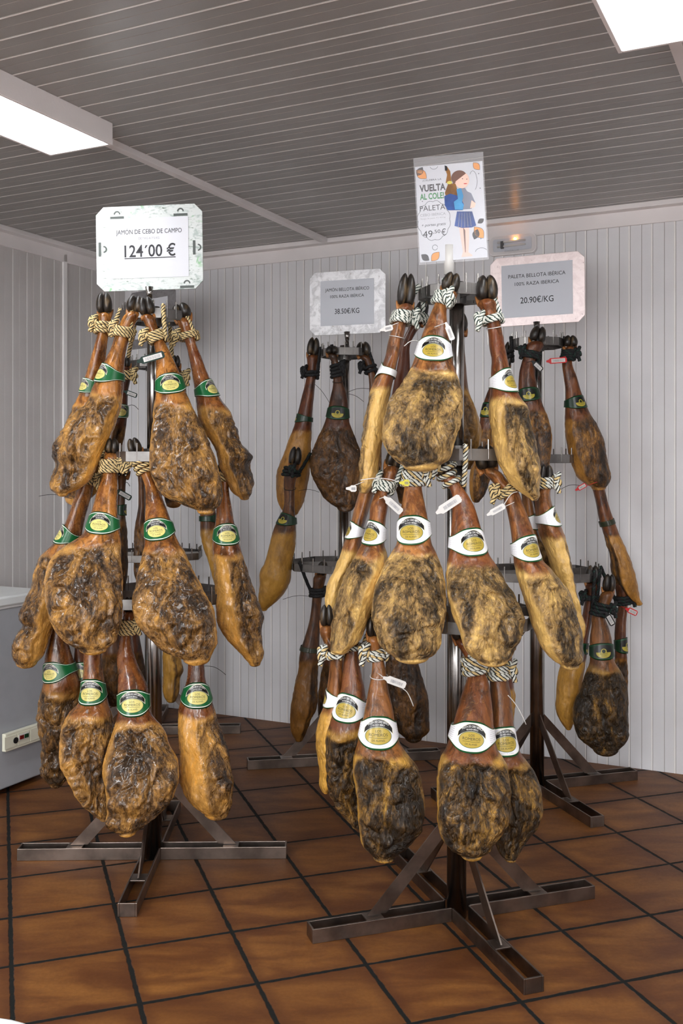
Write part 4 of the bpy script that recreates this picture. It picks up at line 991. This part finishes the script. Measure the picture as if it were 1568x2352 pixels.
# middle tier
B_('B6','B','s',[(1105,832,865),(1139,822,857),(1176,812,846),(1209,804,836),(1242,792,831),(1275,781,819),(1308,766,804),(1341,752,790),(1375,747,780),(1400,750,782),(1440,756,785),(1465,765,782)],.03,.0,.06,'B',lab=(1196,1242),band='w',phi=-70,mf=100,mw=40,label='dark red shank shoulder at the left of the middle right tier')
B_('B7','B','s',[(1070,885,916),(1100,876,908),(1139,860,890),(1159,852,892),(1192,849,887),(1252,830,884),(1275,818,891),(1308,799,888),(1341,782,876),(1375,772,863),(1408,766,851),(1441,762,838),(1471,759,824),(1490,758,803)],-.09,-.17,.08,'B',lab=(1193,1254),band='w',phi=-42,mf=-52,mw=62,rope=(1104,1128,-1,3),rc='white',tags=(('w',905,1162,46,17,42),),label='shoulder with a pale yellow band, left of the widest middle one')
B_('B8','B','s',[(1098,934,966),(1126,928,969),(1159,923,976),(1200,915,984),(1249,911,992),(1275,895,1003),(1308,877,1014),(1341,862,1019),(1375,856,1020),(1408,855,1019),(1441,862,1014),(1480,875,1009),(1491,883,1006),(1504,899,994),(1510,908,984)],-.12,-.31,.075,'B',lab=(1180,1250),band='w',phi=-14,mf=0,mw=80,rope=(1084,1114,1,4),rc='whiteb',tags=(('y',933,1109,14,15,0),('wire',926,1110,828,1103,1)),label='broad wrinkled shoulder in the middle tier, left of the pole')
B_('B9','B','s',[(1085,1010,1036),(1109,1020,1054),(1126,1034,1066),(1159,1038,1086),(1192,1037,1097),(1209,1036,1102),(1275,1030,1123),(1305,1026,1143),(1338,1026,1163),(1371,1030,1181),(1404,1038,1195),(1426,1045,1202),(1459,1058,1198),(1493,1070,1182),(1509,1083,1174),(1517,1096,1166)],-.12,-.31,.075,'B',lab=(1209,1277),band='w',phi=16,mf=14,mw=74,rope=(1062,1120,-1,3),rc='whiteb',hoof=(1002,1052,34),tags=(('w',1033,1158,58,20,-33),),label='broad shoulder with dark folds in the middle tier, right of the pole')
B_('B10','B','s',[(1075,1102,1138),(1089,1114,1152),(1106,1129,1166),(1126,1148,1186),(1156,1158,1199),(1189,1166,1212),(1222,1172,1224),(1288,1179,1246),(1305,1182,1264),(1338,1191,1294),(1371,1201,1312),(1404,1212,1325),(1437,1222,1333),(1459,1231,1337),(1493,1250,1340),(1519,1274,1337),(1526,1286,1330)],-.10,-.22,.075,'B',lab=(1225,1291),band='w',phi=24,mf=34,mw=70,rope=(1112,1136,-1,2),rc='cream',hoof=(1110,1022,42),tags=(('w',1142,1170,38,14,-28),('wire',1158,1158,1190,1130,1)),label='reddish shank shoulder leaning right in the middle tier')
B_('B12','B','s',[(1110,1236,1262),(1132,1230,1262),(1156,1229,1266),(1215,1236,1289),(1239,1243,1299),(1272,1258,1309),(1305,1268,1316),(1338,1278,1322),(1371,1290,1330),(1404,1300,1337),(1440,1310,1342),(1475,1318,1338)],.02,-.02,.06,'B',lab=(1162,1215),band='w',phi=58,mf=80,mw=52,rope=(1100,1120,1,2),rc='whiteb',label='slim shoulder at the right end of the middle right tier')
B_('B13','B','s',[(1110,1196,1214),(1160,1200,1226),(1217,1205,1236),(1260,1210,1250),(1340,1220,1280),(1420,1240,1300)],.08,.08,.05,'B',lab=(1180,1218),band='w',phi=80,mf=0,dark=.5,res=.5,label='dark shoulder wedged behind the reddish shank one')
# bottom tier
B_('B11','B','s',[(1436,737,764),(1455,736,763),(1475,744,774),(1504,758,789),(1539,757,790),(1581,752,788),(1619,745,786),(1651,734,784),(1683,727,780),(1715,727,778),(1746,730,774),(1778,731,768),(1804,733,762),(1816,739,758)],-.07,-.10,.06,'B2',lab=(1586,1620),band='w',phi=-80,mf=75,mw=50,rope=(1488,1508,-1,2),rc='whiteb',hoof=(750,1388,26),label='yellow sided shoulder at the left end of the bottom right tier')
B_('B14','B','s',[(1450,802,826),(1491,796,823),(1523,790,827),(1555,786,832),(1581,783,838),(1651,759,844),(1683,752,846),(1715,749,846),(1746,749,846),(1778,751,846),(1810,754,846),(1826,759,846),(1842,770,845),(1874,790,842),(1896,808,836)],-.10,-.16,.065,'B2',lab=(1584,1654),band='w',phi=-22,mf=0,mw=80,rope=(1480,1492,-1,1),rc='whiteb',label='mottled shoulder in the bottom tier, behind the front left one')
B_('B15','B','s',[(1460,845,872),(1472,846,873),(1500,850,876),(1523,855,882),(1555,852,888),(1587,846,892),(1619,840,900),(1708,820,919),(1730,813,934),(1746,810,947),(1778,809,961),(1810,814,967),(1842,818,973),(1869,820,972),(1892,822,966),(1915,825,955),(1938,830,938),(1956,845,920),(1966,856,908)],-.18,-.30,.075,'B2',lab=(1636,1711),band='w',phi=-2,mf=6,mw=78,dark=.35,rope=(1490,1516,-1,3),rc='whiteb',hoof=(857,1416,28),tags=(('w',910,1567,46,17,21),('loop',0,1553,0,0,1),('wire',925,1582,950,1625,1)),label='dark mottled shoulder at the front left of the bottom right tier')
B_('B16','B','s',[(1466,1042,1070),(1490,1055,1088),(1512,1068,1102),(1546,1073,1112),(1566,1069,1120),(1592,1060,1125),(1625,1050,1129),(1718,1023,1140),(1741,1011,1153),(1758,1007,1161),(1791,1005,1168),(1824,1005,1172),(1857,1006,1172),(1890,1007,1165),(1915,1012,1150),(1938,1024,1133),(1956,1046,1121),(1962,1058,1108)],-.16,-.33,.08,'B2',lab=(1644,1719),band='w',phi=-8,mf=4,mw=76,dark=.15,rope=(1508,1545,1,3),rc='whiteb',hoof=(1044,1432,26),tags=(('loop',0,1542,0,0,1),),label='large dark and gold shoulder, lowest of the front right rack')
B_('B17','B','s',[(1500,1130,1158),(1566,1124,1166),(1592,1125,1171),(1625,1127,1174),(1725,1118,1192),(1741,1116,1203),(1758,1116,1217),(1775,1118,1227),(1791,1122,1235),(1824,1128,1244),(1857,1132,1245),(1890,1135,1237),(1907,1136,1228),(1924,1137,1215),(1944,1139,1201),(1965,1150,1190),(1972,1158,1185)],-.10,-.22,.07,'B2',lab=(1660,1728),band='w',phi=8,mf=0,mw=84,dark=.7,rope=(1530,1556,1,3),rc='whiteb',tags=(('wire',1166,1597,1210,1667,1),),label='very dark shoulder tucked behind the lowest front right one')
B_('B18','B','s',[(1480,1160,1174),(1560,1156,1178),(1600,1154,1180),(1650,1150,1176),(1690,1152,1170)],.12,.12,.04,'Y',mf=120,res=.5,label='tan shoulder edge showing behind the rope of the bottom right tier')
# --- middle background rack
B_('C1','C','h',[(815,706,729),(839,706,728),(877,702,724),(912,693,721),(941,686,718),(977,676,716),(1010,663,714),(1043,651,713),(1069,641,711),(1093,635,708),(1126,635,703),(1159,641,694),(1176,650,685)],.0,.02,.06,'D',lab=(950,975),band='d',phi=-85,mf=150,mw=50,rope=(850,868,-1,2),rc='black',hoof=(722,775,24),tags=(('wire',722,882,757,926,0),),res=.8,label='brown ham at the left of the middle background rack, top tier')
B_('C2','C','h',[(1066,663,688),(1085,655,684),(1103,652,680),(1126,653,677),(1159,653,677),(1215,629,680),(1259,618,676),(1292,608,671),(1318,597,668),(1341,598,663),(1375,594,641),(1391,593,624),(1399,597,614)],-.12,-.10,.06,'Y',lab=(1173,1213),band='d',phi=-28,mf=160,mw=60,rope=(1075,1095,0,2),rc='green',hoof=(681,1026,24),tags=(('wire',685,1128,733,1131,0),('loop',0,1122,0,0,0)),res=.8,label='smooth tawny ham hanging lowest left of the middle background rack')
B_('C3','C','h',[(812,752,773),(824,758,774),(839,764,778),(883,765,789),(912,759,797),(968,747,802),(977,744,804),(1010,729,817),(1043,717,829),(1069,712,831),(1093,716,829),(1126,733,825),(1146,746,822),(1159,762,819),(1166,774,812)],-.10,-.15,.06,'C',lab=(928,970),band='d',phi=-2,mf=0,mw=90,dark=.55,rope=(838,866,1,3),rc='black',hoof=(762,794,24),tags=(('wire',795,905,835,922,0),('loop',0,876,0,0,0)),label='round dark brown ham at the front of the middle background rack')
B_('C4','C','h',[(815,824,846),(839,838,857),(877,847,863),(912,847,864),(980,835,870),(1060,830,875),(1130,840,868)],-.05,-.08,.05,'C',rope=(836,860,-1,2),rc='black',hoof=(833,785,28),res=.6,tags=(('wire',848,893,795,902,0),),label='ham at the right of the middle background rack, behind the slim shoulder')
B_('C5','C','h',[(1318,724,748),(1332,720,746),(1364,717,740),(1396,714,736),(1428,709,735),(1459,700,733),(1504,687,732),(1539,684,731),(1571,677,731),(1603,671,731),(1635,666,726),(1651,666,716),(1667,667,711),(1683,670,704),(1699,678,695)],-.15,-.17,.06,'C',lab=(1478,1503),band='k',phi=180,mf=70,mw=55,rope=(1352,1370,1,2),rc='black',res=.8,tags=(('wire',712,1370,649,1378,0),),label='orange brown ham low on the middle background rack with an olive band')
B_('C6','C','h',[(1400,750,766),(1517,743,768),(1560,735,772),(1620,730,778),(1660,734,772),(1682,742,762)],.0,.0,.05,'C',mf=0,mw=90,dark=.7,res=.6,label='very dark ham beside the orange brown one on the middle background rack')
B_('C7','C','h',[(1300,898,916),(1340,898,918),(1400,896,928),(1450,892,938),(1510,887,955),(1555,885,968),(1587,887,978),(1619,891,983),(1660,902,984),(1683,916,982),(1695,930,968)],-.10,-.14,.06,'C',mf=0,mw=90,dark=.6,res=.8,label='wide dark brown ham low behind the front right rack')
# --- right background rack
B_('D1','D','s',[(840,1150,1172),(900,1120,1150),(945,1106,1142),(1000,1097,1150),(1060,1085,1140),(1100,1078,1125),(1140,1080,1110),(1150,1084,1102)],.0,.0,.05,'D',lab=(920,966),band='d',phi=-40,mf=20,dark=.3,res=.6,rope=(800,830,-1,2),rc='black',hoof=(1170,785,20),label='brown shoulder behind the pale flanked one, left of the right background rack')
B_('D2','D','s',[(784,1214,1248),(798,1207,1245),(826,1200,1230),(854,1193,1228),(883,1191,1232),(927,1191,1245),(957,1188,1257),(990,1186,1265),(1023,1186,1266),(1060,1192,1262),(1100,1206,1252),(1120,1216,1244)],-.11,-.15,.06,'D',lab=(884,928),band='d',phi=-12,mf=-10,mw=62,rope=(808,824,-1,3),rc='green',hoof=(1240,749,30),tags=(('k',1235,842,26,13,42),),res=.8,label='shoulder with hooves up right at the centre of the right background rack')
B_('D3','D','s',[(796,1297,1320),(804,1298,1316),(835,1290,1313),(868,1294,1324),(897,1298,1332),(946,1297,1352),(967,1297,1366),(1006,1300,1385),(1040,1305,1391),(1073,1315,1397),(1099,1328,1402),(1112,1345,1397),(1119,1358,1391)],-.03,-.05,.06,'D',lab=(904,946),band='d',phi=22,mf=30,mw=72,rope=(806,828,1,3),rc='green',hoof=(1309,770,28),tags=(('r',1281,828,42,13,-5),('r',1336,1118,22,11,-28),('wire',1330,1115,1288,1125,0)),res=.8,label='shoulder with a red tag at the right of the background rack, top tier')
B_('D4','D','s',[(1100,1352,1380),(1126,1361,1388),(1156,1368,1395),(1189,1374,1406),(1222,1384,1419),(1255,1393,1434),(1288,1399,1446),(1321,1405,1456),(1355,1420,1464),(1375,1440,1469),(1386,1456,1475)],-.04,-.05,.05,'D',lab=(1185,1216),band='k',phi=180,mf=-80,mw=45,res=.8,label='slim tawny shoulder with a pointed end at the far right')
B_('D5','D','s',[(1338,1346,1372),(1368,1345,1368),(1388,1342,1362),(1421,1336,1358),(1466,1324,1350),(1503,1304,1346),(1536,1285,1340),(1559,1280,1337),(1592,1277,1332),(1625,1276,1323),(1658,1288,1317),(1674,1299,1310)],-.12,-.15,.06,'Y',lab=(1466,1503),band='d',phi=60,mf=160,mw=30,rope=(1366,1378,-1,2),rc='green',hoof=(1361,1298,28),res=.8,label='smooth yellow shoulder low on the right background rack')
B_('D6','D','s',[(1357,1384,1410),(1388,1372,1400),(1410,1361,1388),(1443,1358,1398),(1466,1355,1404),(1519,1355,1411),(1542,1348,1424),(1576,1338,1436),(1609,1325,1441),(1642,1318,1444),(1675,1321,1444),(1692,1328,1443),(1708,1345,1434),(1722,1362,1420)],-.19,-.26,.065,'B2',lab=(1468,1519),band='d',phi=0,mf=0,mw=88,dark=.75,rope=(1388,1414,1,3),rc='green',hoof=(1400,1318,24),tags=(('k',1401,1424,28,14,60),),label='wide nearly black shoulder hanging lowest on the right background rack')
B_('D7','D','s',[(1336,1412,1436),(1368,1416,1441),(1388,1420,1441),(1421,1415,1438),(1456,1412,1437),(1509,1412,1439),(1560,1402,1440),(1640,1392,1438),(1680,1400,1430)],-.04,-.05,.05,'D',lab=(1458,1504),band='d',phi=50,mf=0,res=.7,rope=(1370,1388,1,2),rc='green',hoof=(1423,1303,26),tags=(('r',1452,1405,24,13,25),),label='reddish shoulder with a red tag behind the nearly black one')
